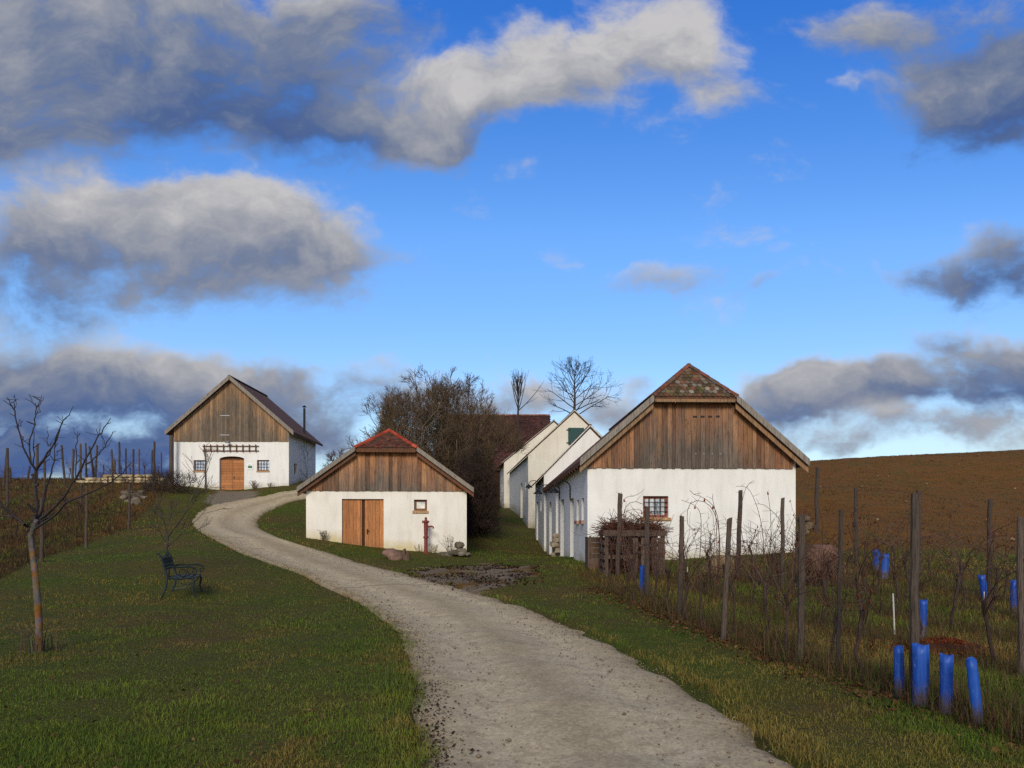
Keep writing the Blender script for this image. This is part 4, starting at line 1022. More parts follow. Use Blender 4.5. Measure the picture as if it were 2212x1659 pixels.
def bench_tree():
    b = at(362, 1216, 17.6); b.z = gz(b.x, b.y); sc = F / 17.6; H = lambda py: EYE + (HV - py) * 17.6 / F - b.z
    zf = H(1160); LC = (.20, .11, .035)
    limbs = [(1, .3, .5, 1.9, .018), (1, 2.8, .4, 1.3, .016), (1, 5.9, .8, 1.6, .015), (1, 1.6, .15, 1.0, .014), (.7, .9, .7, 1.4, .014), (.8, 3.9, .7, .8, .011)]
    rec_tree('fruit_tree', b, 'low branching bare tree right behind the garden bench', 'tree', [(0, 0, -.1), (.02, 0, zf * .3), (-.03, 0, zf * .7), (0, 0, zf)], [.05, .04, .034, .032], limbs, 21, (.050, .042, .036), .005, lev=2, up=.3, wob=.22, kids=(4, 6), ang=(.35, .8), shrink=.5)
bench_tree()
b = Vector((-13.35, 46.8, 0)); b.z = gz(b.x, b.y)
rec_tree('bare_shrub', b, 'thin bare sapling against the shaded side wall of the left house', 'shrub', [(0, 0, -.1), (.0, 0, .25)], [.03, .025], [(1, 3.5, .6, 2.3, .02), (1, 4.2, .35, 2.2, .02), (1, 3.0, .9, 1.8, .016), (1, 5.0, .55, 1.8, .016)], 5, (.06, .05, .045), .008, lev=2, kids=(3, 5))

# ------------------------------------------------------------------ garden furniture, pump, stones
def bench():
    b = at(398, 1288, 15.6); b.z = gz(b.x, b.y); f = Vector((.96, .27, 0)); rz = math.atan2(f.y, f.x)
    # local x = facing, y = along the seat
    root = empty('garden_bench', b, 'dark cast iron garden bench with slatted seat on the lawn', 'bench', rz=rz); L = 1.05; h = L / 2
    for i in range(5):
        q = MB(); x = -.2 + i * .105; q.box((x, 0, .43 - .012 * abs(i - 2)), (.08, L, .028), None, (.2, .7, .5)); q.build('seat_slat', 'bench_green', root)
    bp = MB()
    for zz, w in ((.60, .03), (.84, .04)): bp.bar((-.27 - (zz - .45) * .22, -h + .06, zz), (-.27 - (zz - .45) * .22, h - .06, zz), .02, w)
    for k in range(13):
        y = -h + .1 + k * (L - .2) / 12; bp.bar((-.30, y, .60), (-.355, y + .06 * (1 if k % 2 else -1), .84), .012, .03)
    bp.bar((-.358, -.2, .86), (-.37, 0, .92), .02, .03); bp.bar((-.37, 0, .92), (-.358, .2, .86), .02, .03)
    for k in range(12):
        y = -h + .14 + k * (L - .26) / 11
        bp.tube([(-.325 + .0 * k, y + .035 * math.cos(t), .72 + .06 * math.sin(t)) for t in np.linspace(0, 2 * PI, 9)], .01, 4)
    bp.build('backrest', 'bench_green', root)
    for s in (-1, 1):
        y = s * h
        e = MB(); e.tube([(-.42, y, .95), (-.36, y, .86), (-.29, y, .6), (-.25, y, .43), (-.27, y, .22), (-.36, y, .0)], [.016, .02, .022, .024, .022, .02], 6)
        e.tube([(-.42, y, .95), (-.45, y, .93), (-.44, y, .90)], .014, 5)
        e.tube([(-.25, y, .42), (0, y, .40), (.24, y, .42)], .02, 6); e.build('side_frame', 'bench_green', root)
        l = MB(); l.tube([(.24, y, .42), (.27, y, .34), (.24, y, .2), (.27, y, .08), (.32, y, .0)], [.024, .026, .02, .018, .02], 6)
        l.tube([(.22, y, .36), (.1, y, .22), (-.1, y, .2), (-.22, y, .3)], .012, 5); l.build('leg', 'bench_green', root)
        a = MB(); a.tube([(-.29, y, .62), (-.2, y, .66), (0, y, .65), (.18, y, .66), (.29, y, .63), (.33, y, .56), (.30, y, .50), (.25, y, .50), (.24, y, .55), (.28, y, .57)], [.018, .02, .02, .02, .02, .018, .016, .014, .012, .01], 6)
        a.tube([(.25, y, .5), (.26, y, .42)], .014, 5)
        a.tube([(.05 + .07 * math.cos(t), y, .53 + .08 * math.sin(t)) for t in np.linspace(0, 2 * PI, 10)], .01, 4); a.build('armrest', 'bench_green', root)
bench()
def pump():
    b = at(920, 1183, 28.2); b.z = gz(b.x, b.y) - .02; root = empty('hand_pump', b, 'dark red cast iron hand pump against the small house wall', 'pump')
    H = EYE + (HV - 1117) * 28.2 / F - b.z
    q = MB(); q.lathe([(.13, -.1), (.13, .03), (.075, .06), (.07, H * .42), (.105, H * .43), (.105, H * .47), (.072, H * .49), (.082, H * .72), (.088, H * .84), (.14, H * .86), (.14, H * .89), (.06, H * .91), (.045, H * .95), (.055, H * .97), (.02, H)], n=14); q.build('body', 'pump_red', root, smooth=False)
    s = MB(); s.tube([(.05, 0, H * .74), (.16, -.02, H * .745), (.24, -.03, H * .75), (.285, -.03, H * .73), (.30, -.03, H * .69)], [.04, .034, .032, .032, .036], 8); s.build('spout', 'pump_red', root)
    a = MB(); a.bar((-.14, 0, H * .875), (.14, 0, H * .875), .03, .03); a.bar((-.13, 0, H * .83), (-.13, 0, H * .91), .035, .035); a.build('lever_bracket', 'pump_red', root)
pump()
def g3(px, py, up=0.0): p = hit(px, py); p.z += up; return p
p = g3(846, 1208)
q = MB(); q.rock((0, 0, .16), (.75, .7, .34), 3.3, (.20, .12, .085)); o = q.build('boulder', 'stone', None, p, True); o.rotation_euler = (.1, .55, -.3); tag(o, 'reddish slab boulder tilted in the grass below the wooden double door', 'boulder')
p = g3(876, 1210)
q = MB(); q.lathe([(.2, -.05), (.17, .1), (.16, .22), (.05, .2)], n=12, col=(.10, .065, .045)); 
for k in range(7): a = k * .9; q.bar((.1 * math.cos(a), .1 * math.sin(a), .12), (.13 * math.cos(a), .13 * math.sin(a), .22 + .09 * (k % 3)), .05, .07, (.13, .08, .05))
o = q.build('tree_stump', 'bark', None, p); tag(o, 'small splintered tree stump beside the reddish boulder', 'stump')
st = []
c0 = at(985, 1196, 28.0)
for i in range(13):
    x = c0.x + random.uniform(-.55, .5); y = c0.y + random.uniform(-.35, .3); st.append(((x, y, gz(x, y) + .05 + (.22 * max(0, 1 - abs(x - c0.x - .15) / .4) * random.random())), (random.uniform(.25, .5), random.uniform(.25, .4), random.uniform(.14, .26))))
st.append(((c0.x + .12, c0.y + .1, gz(c0.x, c0.y) + .42), (.42, .34, .28)))
pile('stone_heap', 'grey fieldstones heaped at the right corner of the small house', 'stones', st, [(.13, .11, .075), (.10, .085, .06), (.17, .145, .105)])
# dry stone wall beside the left house
def stone_wall():
    p0, p1 = at(165, 1043, 46.0), at(348, 1044, 44.6); r = random.Random(2); mb = MB(); o = Vector((p0.x, p0.y, gz(p0.x, p0.y))); n = 0
    Lw = (p1 - p0).length
    for row in range(3):
        u = r.uniform(0, .2)
        while u < Lw - .1:
            w = r.uniform(.28, .62); f = (u + w / 2) / Lw; x = p0.x + (p1.x - p0.x) * f; y = p0.y + (p1.y - p0.y) * f; zb = gz(x, y)
            ztop = EYE + (HV - 1026) * y / F; hrow = max(.12, (ztop - zb + .05) / 3) * (1 if f > .25 or row < 2 else .5)
            if f < .12 and row > 0 or (f < .3 and row > 1): u += w; continue
            mb.rock((x - o.x, y - o.y + r.uniform(-.05, .05), zb - o.z + hrow * (row + .5) - .03), (w * 1.02, .5, hrow * 1.12), n * 1.3, r.choice([(.42, .34, .19), (.34, .27, .15), (.46, .38, .24), (.28, .23, .14)])); n += 1; u += w
    ob = mb.build('stone_wall', 'stone', None, o, False); tag(ob, 'low dry wall of yellowish limestone left of the upper house', 'wall')
stone_wall()
st = []
for i in range(15):
    px, py = random.uniform(262, 312), random.uniform(1066, 1092); h_ = hit(px, py); st.append(((h_.x, h_.y, h_.z + .06), (random.uniform(.25, .55), .4, random.uniform(.2, .32))))
pile('stone_heap', 'scattered pale rubble stones on the slope below the dry wall', 'stones', st, [(.13, .105, .07), (.10, .08, .055), (.17, .135, .095)])
st = []
for i in range(9):
    px, py = random.uniform(1722, 1750), random.uniform(1098, 1180); d = 23.8 + (1180 - py) * .03; q = at(px, py, d); st.append(((q.x, q.y, max(gz(q.x, q.y), 0) + .06 + random.uniform(0, .2)), (.30, .3, .2)))
pile('stone_heap', 'yellowish stones banked against the right corner of the large house', 'stones', st, [(.20, .15, .08), (.13, .10, .06)])

# compost crate with prunings
def crate():
    pL, pR = hit(1306, 1236), hit(1422, 1218); b = (pL + pR) / 2; b = Vector(((1364 - CU) * 19.6 / F, 19.6, 0)); b.z = gz(b.x, b.y)
    root = empty('compost_crate', b, 'slatted wooden compost crate heaped with prunings below the barred window', 'crate'); w, dp, H = 1.5, 1.05, 1.12; r = random.Random(8)
    c = lambda: (r.random(), r.uniform(.3, .9), r.uniform(.6, 1.0))
    for sx in (-1, 1):
        for sy in (-1, 1): q = MB(); q.box((sx * w / 2, sy * dp / 2, H / 2 - .08), (.09, .09, H + .16), None, c()); q.build('post', 'timber_crate', root)
    q = MB(); q.box((0, -dp / 2 - .06, H - .02), (w + .18, .06, .15), None, c()); q.box((0, dp / 2 + .06, H - .02), (w + .1, .05, .12), None, c()); q.box((-w / 2 - .06, 0, H - .03), (.05, dp, .12), None, c()); q.box((w / 2 + .06, 0, H - .03), (.05, dp, .12), None, c()); q.build('top_rail', 'timber_crate', root)
    q = MB(); q.box((-w * .26, -dp / 2 - .055, H * .42), (w * .45, .04, .1), None, c()); q.build('cross_rail', 'timber_crate', root)
    for x in (.0, .22, .50, .66):
        q = MB(); q.box((x, -dp / 2 - .075 - .002 * x, H / 2 - .12), (.13, .03, H - .05), None, c()); q.build('slat', 'timber_crate', root)
    for k in range(5): q = MB(); q.box((-w / 2 - .055, 0, .05 + k * .2), (.025, dp, .12), None, c()); q.build('slat', 'timber_crate', root)
    for k in range(5): q = MB(); q.box((0, dp / 2 + .055, .05 + k * .2), (w, .025, .14), None, c()); q.build('slat', 'timber_crate', root)
    # prunings: own thing
    segs = []
    for k in range(3200):
        p = np.array([r.uniform(-w / 2 + .05, w / 2 - .05), r.uniform(-dp / 2 + .07, dp / 2 - .07), r.uniform(.0, H - .02) if k % 3 else H + abs(r.gauss(0, .13))]); top = p[2] > H - .1
        v = np.array([r.gauss(0, 1), r.gauss(0, .6), r.gauss(0, .35)]); v /= np.linalg.norm(v); L = r.uniform(.15, .4) if not top else r.uniform(.25, .6); q_ = p + v * L
        if not top: q_ = np.clip(q_, [-w / 2 + .06, -dp / 2 + .07, 0], [w / 2 - .06, dp / 2 - .07, H + .1])
        k_ = r.uniform(.5, 1.2); segs.append((*p, *q_, .008, .004, .12 * k_, .05 * k_, .03 * k_))
    o = seg_mesh('brushwood', segs, 'twigs', None, 4); o.location = b; tag(o, 'reddish vine prunings piled up in the compost crate', 'brushwood')
    # low board stack behind its left side
    b2 = Vector(((1292 - CU) * 20.9 / F, 20.9, 0)); b2.z = gz(b2.x, b2.y); r2 = empty('board_crate', b2, 'low dark board crate squeezed between compost crate and wall corner', 'crate')
    for k in range(6): q = MB(); q.box((0, -.4, .06 + k * .155), (.62, .03, .152), None, (r.random(), r.uniform(.3, 1), r.uniform(.45, .95))); q.build('board', 'timber_crate', r2)
    for sx in (-.27, .27): q = MB(); q.box((sx, -.36, .44), (.06, .045, 1.0), None, c()); q.build('post', 'timber_crate', r2)
    for sx in (-1, 1): q = MB(); q.box((sx * .325, 0, .46), (.03, .75, .9), None, c()); q.build('side_board', 'timber_crate', r2)
crate()

# ------------------------------------------------------------------ vineyard posts
def post(px, ptop, pbase, wpx, label, group, lean=0.0, d=None, tone=.8, split=False, name='vineyard_post', cat='post'):
    g_ = hit(px, pbase) if d is None else Vector(((px - CU) * d / F, d, 0))
    g_.z = gz(g_.x, g_.y); d = g_.y; top = EYE + (HV - ptop) * d / F; r0 = wpx * d / F / 2; dx = lean * d / F
    r = random.Random(int(px * 7 + ptop)); mb = MB(); n = 7; H = top - g_.z; P, C, Rr = [], [], []
    dy = r.uniform(-.03, .03) * H
    for i in range(n + 1):
        t = i / n; P.append((dx * t + r.gauss(0, r0 * .12), dy * t + r.gauss(0, r0 * .12), -.25 + (H + .25) * t)); Rr.append(r0 * (1.08 - .14 * t) * r.uniform(.94, 1.05))
    t_ = r.random(); g2 = r.uniform(.15, .8); col = (t_, g2, tone * r.uniform(.75, 1.1))
    mb.tube(P, Rr, 8, col)
    # slanted saw cut and drying cracks
    o = mb.build(name, 'timber_post', None, g_, False); k = r.uniform(-.5, .5)
    for v in o.data.vertices:
        if v.co.z > H - .02: v.co.z += k * v.co.x
    return tag(o, label, cat, group)
RG = 'trellis posts in the vineyard right of the road'
RP = [(1333, 1064, 1246, 10.5, 'grey post standing before the compost crate, first of the near row', 7, 1.0), (1397, 1094, 1292, 11, 'dark post in front of the barred window', 1, .7), (1468, 1114, 1330, 10.5, 'grey post right of the barred window, beside the blue tube row', 4, .95),
      (1560, 1127, 1382, 11.5, 'leaning grey post in front of the straw mound', 15, .95), (1729, 1114, 1424, 15, 'thick grey post before the right corner of the large house', 0, .85), (1809, 1102, 1450, 9, 'slim dark post between two thick ones in the near row', 3, .5), (1975, 1066, 1522, 19, 'tallest thickest dark post behind the widest blue sleeve', 4, .75)]
for (a, t, bs, w, lab, ln, tn) in RP: post(a, t, bs, w, lab, RG, ln, None, tn)
RP2 = [(1592, 1060, 1252, 9.5, 'grey post wound with bramble canes before the white wall', 8, .9), (1690, 1076, 1272, 8.5, 'straight slim post before the right end of the white wall', 0, .85), (1851, 1054, 1218, 8.5, 'thin dark post against the ploughed slope above the blue tube pair', 0, .6), (1764, 1010, 1152, 8, 'thin post nearest the large house against the ploughed slope', 0, .6),
       (2137, 1080, 1290, 10, 'slim post right of the tallest dark post against the ploughed slope', 4, .55), (2206, 1117, 1470, 14, 'pale thick post at the right edge of the picture', -2, 1.0), (1984, 1060, 1240, 9, 'far thin post peeking out behind the tallest dark post', 0, .55)]
for (a, t, bs, w, lab, ln, tn) in RP2: post(a, t, bs, w, lab, RG, ln, None, tn)
LG = 'trellis posts in the vineyard left of the upper house'
ORD = 'first second third fourth fifth sixth seventh eighth ninth tenth eleventh twelfth thirteenth fourteenth fifteenth sixteenth seventeenth eighteenth nineteenth twentieth'.split()
LPz = sorted([(80, 695, 1320, 26, 6), (32, 760, 1005, 18, 45), (105, 905, 1035, 24, 0), (385, 650, 1010, 26, 15), (282, 870, 1040, 20, 35), (475, 825, 1225, 24, 0), (690, 655, 1012, 22, -38), (765, 702, 1005, 24, 8), (850, 648, 1010, 20, 0), (914, 645, 1010, 18, 0), (1000, 655, 985, 20, -50), (1005, 655, 985, 20, 25),
    (1196, 710, 1085, 20, -16), (1213, 820, 1000, 22, 0), (1262, 635, 990, 20, 6), (1333, 700, 985, 16, 2), (1408, 710, 1085, 20, 5), (1470, 705, 985, 16, 2), (1630, 625, 985, 22, 2), (1603, 720, 985, 18, 4), (1708, 740, 985, 13, 0)])
for i, (zx, zt, zb, w, ln) in enumerate(LPz):
    x, t, bs = .2042 * zx, 825.8 + .2042 * zt, 825.8 + .2042 * zb; d = None
    if zb < 1040: d = 44 + (i % 5) * 1.2; d = 47.2 + (i % 4) * .8 if x > 150 else d
    post(x, t, bs, .2042 * w, '%s weathered post from the left on the skyline left of the upper house' % ORD[i] if i < 20 else 'rightmost thin skyline post short of the upper house corner', LG, .2042 * ln, d, .8)
post(368, 941, 1050, 8.5, 'tall grey post touching the left corner of the upper house', LG, 3, 43.6, .95)
for (x, t, bs, w, ln, lab) in [(90, 1075, 1216, 8, 0, 'dark post at the lawn edge just right of the lichen trunk'), (185, 1050, 1184, 5.5, 2, 'slim grey post at the lawn edge midway to the rubble stones'), (278, 1045, 1144, 5, 2, 'slim grey post at the lawn edge below the dry wall'), (175, 1045, 1108, 4.5, 1, 'short slim post on the slope below the dry wall left end')]:
    post(x, t, bs, w, lab, LG, ln, None, .7)
# white marker rods
for (x, t, bs, w, ln, lab) in [(1933, 1282, 1374, 3.4, -4, 'white marker rod left of the tallest dark post'), (1486, 1225, 1256, 1.8, -1, 'short white rod in the grass right of the barred window'), (2131, 1278, 1362, 2.4, -5, 'thin pale cane in front of the tilted far blue sleeve')]:
    g_ = hit(x, bs); H = EYE + (HV - t) * g_.y / F - g_.z; q = MB(); q.tube([(0, 0, -.1), (ln * g_.y / F * .5, 0, H * .5), (ln * g_.y / F, 0, H)], w * g_.y / F / 2, 6); o = q.build('marker_rod', 'plastic_white', None, g_); tag(o, lab, 'rod', 'white rods among the vines')

# blue grow sleeves
def sleeve(xt, yt, xb, yb, w, label, wt=None, dd=None):
    g_ = hit(xb, yb) if dd is None else Vector(((xb - CU) * dd / F, dd, 0)); g_.z = gz(g_.x, g_.y); d = g_.y; H = EYE + (HV - yt) * d / F - g_.z; r = w * d / F / 2; rt = (wt or w) * d / F / 2; dx = (xt - xb) * d / F
    mb = MB(); n = 20; m_ = 8; rr = random.Random(int(xt * 3 + yb)); V = []
    for j in range(2):
        for i in range(m_ + 1):
            t = i / m_; ra = (r + (rt - r) * t) * (1 + .05 * math.sin(5 * t + xt)) - j * .004
            for k in range(n):
                a = 2 * PI * k / n; q = 1 + .06 * math.sin(2 * a + 3 * t + xt) + .03 * math.sin(5 * a + 7 * t)
                V.append((dx * t + ra * q * math.cos(a), ra * q * math.sin(a) * .9, -.05 + (H + .05) * t + (.012 * math.sin(a * 2 + xt) if i == m_ else 0)))
    fs = []; s = (m_ + 1) * n
    for i in range(m_):
        for k in range(n):
            a, b_ = i * n + k, i * n + (k + 1) % n; fs.append((a, b_, b_ + n, a + n)); fs.append((s + b_, s + a, s + a + n, s + b_ + n))
    for k in range(n): a, b_ = m_ * n + k, m_ * n + (k + 1) % n; fs.append((a, b_, s + b_, s + a))
    mb.add(V, fs); o = mb.build('vine_sleeve', 'blue_sleeve', None, g_, True); return tag(o, label, 'vine guard', 'blue plastic sleeves around young vines')
sleeve(1941.5, 1397, 1943, 1514, 19.5, 'slim upright blue sleeve left of the tallest dark post')
sleeve(1989, 1393, 1988, 1531, 34, 'widest blue sleeve with pale patches before the tallest dark post')
sleeve(2045, 1414, 2043, 1550, 27, 'light-edged blue sleeve between the widest and the leaning one')
sleeve(2098, 1423, 2115, 1577, 21.5, 'leaning blue sleeve nearest the camera, last of the front four')
sleeve(1994, 1295, 1990, 1378, 17, 'tapered blue sleeve half hidden behind the tallest dark post', 19)
sleeve(1893, 1187, 1894, 1234, 15, 'upper left one of the far blue sleeve pair on the slope')
sleeve(1911, 1196, 1910, 1249, 16.5, 'lower right one of the far blue sleeve pair on the slope')
sleeve(2120, 1242, 2131, 1306, 15, 'tilted blue sleeve by the slim post right of the tallest')
sleeve(2191, 1254, 2188, 1328, 13.5, 'blue sleeve touching the pale post at the right edge')
sleeve(1387, 1222, 1386, 1284, 10, 'narrow blue sleeve beside the compost crate')

# grapevines: a few kinds, copied along the rows
def vine_kind(seed, H, ncane, spread):
    rnd = random.Random(seed); root = empty('grapevine', (0, 0, 0), 'x', 'grapevine'); t = MB(); P = [(0, 0, -.08)]
    for k in range(1, 6): P.append((P[-1][0] + rnd.gauss(0, .03), P[-1][1] + rnd.gauss(0, .03), .15 * k * 1.05))
    t.tube(P, [.026, .022, .02, .021, .022, .03], 6, (.055, .036, .028)); t.build('trunk', 'bark', root)
    segs = []; top = Vector(P[-1])
    for k in range(ncane):
        a = rnd.choice((PI / 2, -PI / 2)) + rnd.gauss(0, .55); p = top + Vector((0, 0, rnd.uniform(-.25, .02))); d = Vector((math.cos(a) * .5 * spread, math.sin(a) * .9 * spread, rnd.uniform(.8, 1.9))).normalized()
        L = H * rnd.uniform(.6, 1.1); r = .0055; n = 9; droop = rnd.uniform(-.02, .22); cc = rnd.choice([(.10, .055, .036), (.075, .042, .032), (.13, .08, .055), (.06, .04, .034)])
        for i in range(n):
            q = p + d * (L / n); segs.append((*p, *q, r * (1 - .06 * i), r * (1 - .06 * (i + 1)), *cc))
            if rnd.random() < .38:
                e = q + Vector((rnd.gauss(0, .13), rnd.gauss(0, .13), rnd.gauss(.05, .1))); segs.append((*q, *e, .004, .0025, *cc))
            if rnd.random() < .035: e = q + Vector((rnd.gauss(0, .03), rnd.gauss(0, .03), -.05)); segs.append((*q, *e, .008, .016, .09, .028, .018))
            p = q; d = (d + Vector((rnd.gauss(0, .10), rnd.gauss(0, .10), rnd.gauss(0, .08) - droop))).normalized()
    for k in range(26):   # dry suckers and weeds clinging to the foot
        a = rnd.uniform(0, 2 * PI); p = Vector((rnd.gauss(0, .12), rnd.gauss(0, .3), -.02)); e = p + Vector((rnd.gauss(0, .09), rnd.gauss(0, .14), rnd.uniform(.15, .6))); k_ = rnd.uniform(.5, 1.1); segs.append((*p, *e, .004, .0025, .12 * k_, .08 * k_, .04 * k_))
    seg_mesh('canes', segs, 'twigs', root, 3); return root
KINDS = [vine_kind(100 + k, (1.35, 1.15, 1.5, .95, 1.25)[k], (9, 8, 11, 7, 10)[k], (1, .8, 1.1, .9, 1.2)[k]) for k in range(5)]
used = [False] * 5
def plant_vine(x, y, k, label, group, s=1.0):
    rnd = random.Random(int(x * 100 + y * 10))
    if not used[k]: o = KINDS[k]; used[k] = True; o['label'] = label
    else: o = copy_thing(KINDS[k], label)
    o['group'] = group; o.location = (x, y, gz(x, y)); o.rotation_euler = (0, 0, rnd.choice((0, PI)) + rnd.gauss(.12, .15)); s *= rnd.uniform(.88, 1.15); o.scale = (s, s, s)
ROWLAB = ['bare grapevine in the vineyard row next to the road verge', 'bare grapevine in the second vineyard row from the road', 'bare grapevine in the third vineyard row from the road', 'bare grapevine in the fourth vineyard row from the road', 'bare grapevine in the farthest row below the ploughed slope']
rv = random.Random(9)
for row in range(5):
    y = 7.6 if row == 0 else 6.2 + row * .9; off = row * 1.9
    while y < (16.8, 17.6, 18.6, 19.6, 20.2)[row]:
        x = VROW[0] + off + VDIR[0] * (y - VROW[1]) + rv.gauss(0, .07)
        k = rv.randrange(5); plant_vine(x, y, k, ROWLAB[row], 'bare vines right of the road, row by row', 1.0 if y > 9 else .85)
        y += rv.uniform(.62, .95) if row == 0 else rv.uniform(.85, 1.25)
for i in range(34):
    px, py = rv.uniform(-20, 330), rv.uniform(1050, 1190); q = hit(px, py)
    if left_vine(np.array([q.x]), np.array([q.y]))[0] < .4: continue
    plant_vine(q.x, q.y, rv.randrange(5), 'bare low grapevine on the reddish slope left of the lawn', 'bare vines left of the lawn')
for i in range(12):
    px = 150 + i * 18 + rv.uniform(-8, 8); d = 47.5 + rv.uniform(0, 3); x = (px - CU) * d / F
    plant_vine(x, d, rv.randrange(5), 'bare grapevine on the skyline behind the dry wall', 'bare vines behind the dry wall', 1.05)
# arching bramble canes against the white wall
def bramble(label, cx, d, curves, seed, extra):
    rnd = random.Random(seed); b = Vector(((cx - CU) * d / F, d, 0)); b.z = gz(b.x, b.y); mb = MB()
    root = empty('bramble', b, label, 'bramble', 'brambles before the white wall'); segs = []; main = []
    for pts in curves:
        P = [at(1129 + .2916 * x, 774.2 + .2916 * y, d + rnd.uniform(-.05, .05)) - b for x, y in pts]; P[0].z = min(P[0].z, -.05); P[0].x *= .5
        Q = resample([(p.x, p.z) for p in P], 22); dy = rnd.uniform(-.5, .5)
        for i in range(len(Q) - 1):
            f = i / 21; a = (Q[i][0], dy * f, Q[i][1]); e = (Q[i + 1][0], dy * (f + 1 / 21), Q[i + 1][1]); main.append((*a, *e, .011 - .006 * f, .011 - .006 * (f + .045), .11, .06, .045))
            if rnd.random() < .35: t = Vector(e) + Vector((rnd.gauss(0, .1), rnd.gauss(0, .1), rnd.gauss(.08, .08))); segs.append((*e, *t, .005, .003, .12, .07, .05))
            if rnd.random() < .06: t = Vector(e) + Vector((rnd.gauss(0, .02), 0, -.07)); segs.append((*e, *t, .01, .03, .16, .04, .02))
    for k in range(extra):
        one = []
        p = Vector((rnd.gauss(0, .35), rnd.gauss(0, .3), -.05)); dd = Vector((rnd.gauss(0, .2), rnd.gauss(0, .2), 1)).normalized(); L = rnd.uniform(.7, 1.9); cc = rnd.choice([(.10, .05, .035), (.14, .09, .06), (.08, .05, .04)])
        for i in range(10):
            q = p + dd * (L / 10); one.append((*p, *q, .006, .005, *cc))
            if rnd.random() < .3: e = q + Vector((rnd.gauss(0, .12), rnd.gauss(0, .12), rnd.gauss(.06, .06))); one.append((*q, *e, .004, .003, *cc))
            p = q; dd = (dd + Vector((rnd.gauss(0, .1), rnd.gauss(0, .1), rnd.gauss(-.03, .06)))).normalized()
        seg_mesh('cane', one, 'twigs', root, 3)
    seg_mesh('stems', main, 'twigs', root, 5) if main else None
    if segs: seg_mesh('side_shoots', segs, 'twigs', root, 3)
bramble('tall bramble arching over in the middle of the white wall', 1548, 15.6, [[(1450, 1650), (1455, 1380), (1420, 1180), (1360, 1080), (1280, 1055), (1215, 1090), (1195, 1190), (1215, 1260), (1290, 1265)], [(1440, 1640), (1430, 1300), (1395, 1120), (1310, 1040), (1225, 1010), (1200, 985)], [(1460, 1620), (1400, 1200), (1370, 1060), (1370, 1010)]], 4, 12)
bramble('bramble with upright stems in front of the straw mound side', 1505, 16.2, [[(1290, 1640), (1320, 1400), (1330, 1170), (1290, 1090), (1190, 1045)], [(1240, 1620), (1215, 1350), (1200, 1190)]], 6, 14)
bramble('dense bramble tangle on the right part of the white wall', 1648, 17.2, [[(1760, 1620), (1800, 1380), (1790, 1150), (1730, 980), (1690, 940), (1630, 938)], [(1800, 1600), (1860, 1400), (1880, 1150), (1865, 980)], [(1720, 1640), (1640, 1380), (1620, 1150), (1650, 960), (1710, 905)], [(1850, 1600), (1920, 1350), (1890, 1200), (1780, 1090), (1700, 1080)]], 8, 34)
bramble('bramble thicket between the crate and the barred window', 1374, 18.2, [[(760, 1620), (750, 1350), (760, 1120), (850, 1060), (980, 1150), (1030, 1300)], [(780, 1620), (735, 1250), (745, 1050), (820, 1020), (880, 990)], [(800, 1620), (740, 1150), (742, 985)], [(900, 1600), (1020, 1250), (1040, 1150)], [(700, 1600), (720, 1200), (830, 1120), (890, 1160)]], 10, 30)
# trellis wires
wires = [((1340, 1190), (1473, 1208), (1575, 1232)), ((1596, 1168), (1690, 1185), (1729, 1196))]
for i, w_ in enumerate(wires):
    ds = ((16.3, 13.6, 10.8), (16.5, 15.5, 9.2))[i]
    q = MB(); P = [at(x, y, d) for (x, y), d in zip(w_, ds)]; o = P[0].copy(); q.tube([p - o for p in P], .004, 4); ob = q.build('trellis_wire', 'iron_black', None, o); tag(ob, ('slack wire strung from the crate post to the leaning post', 'slack wire strung before the right part of the white wall')[i], 'wire', 'wires of the trellis')

q = hit(2040, 1408); r_ = np.random.default_rng(8); lv_ = []
hp = MB(); hp.rock((0, 0, .02), (1.05, .7, .22), 4.4, (.06, .022, .012))
for _ in range(1500):
    a = Vector((r_.normal(0, .24), r_.normal(0, .17), 0)); a.z = .13 * math.exp(-(a.x / .4) ** 2 - (a.y / .28) ** 2) + r_.uniform(0, .04); e = Vector(r_.normal(0, 1, 3)).normalized() * .03; f_ = e.cross(Vector(r_.normal(0, 1, 3))).normalized() * .022; k = r_.uniform(.5, 1.3)
    hp.add([a - e, a + f_, a + e, a - f_], [(0, 1, 2, 3)], (.17 * k, .042 * k, .018 * k))
o = hp.build('leaf_heap', 'litter', None, q); tag(o, 'heap of rust red leaves raked up behind the front blue sleeves', 'leaves')
b3 = Vector(((365 - CU) * 41.5 / F, 41.5, 0)); b3.z = gz(b3.x, b3.y)
filled_shrub('bare_shrub', b3, 'dark thorny shrub on the bank between dry wall and upper house', 'shrub', dome(1.5, .8, 1.15, .0), 420, .04, [(.06, .045, .034), (.085, .06, .045), (.04, .034, .026)], 17, 4, .4, .009, stems=6, spread=.5)
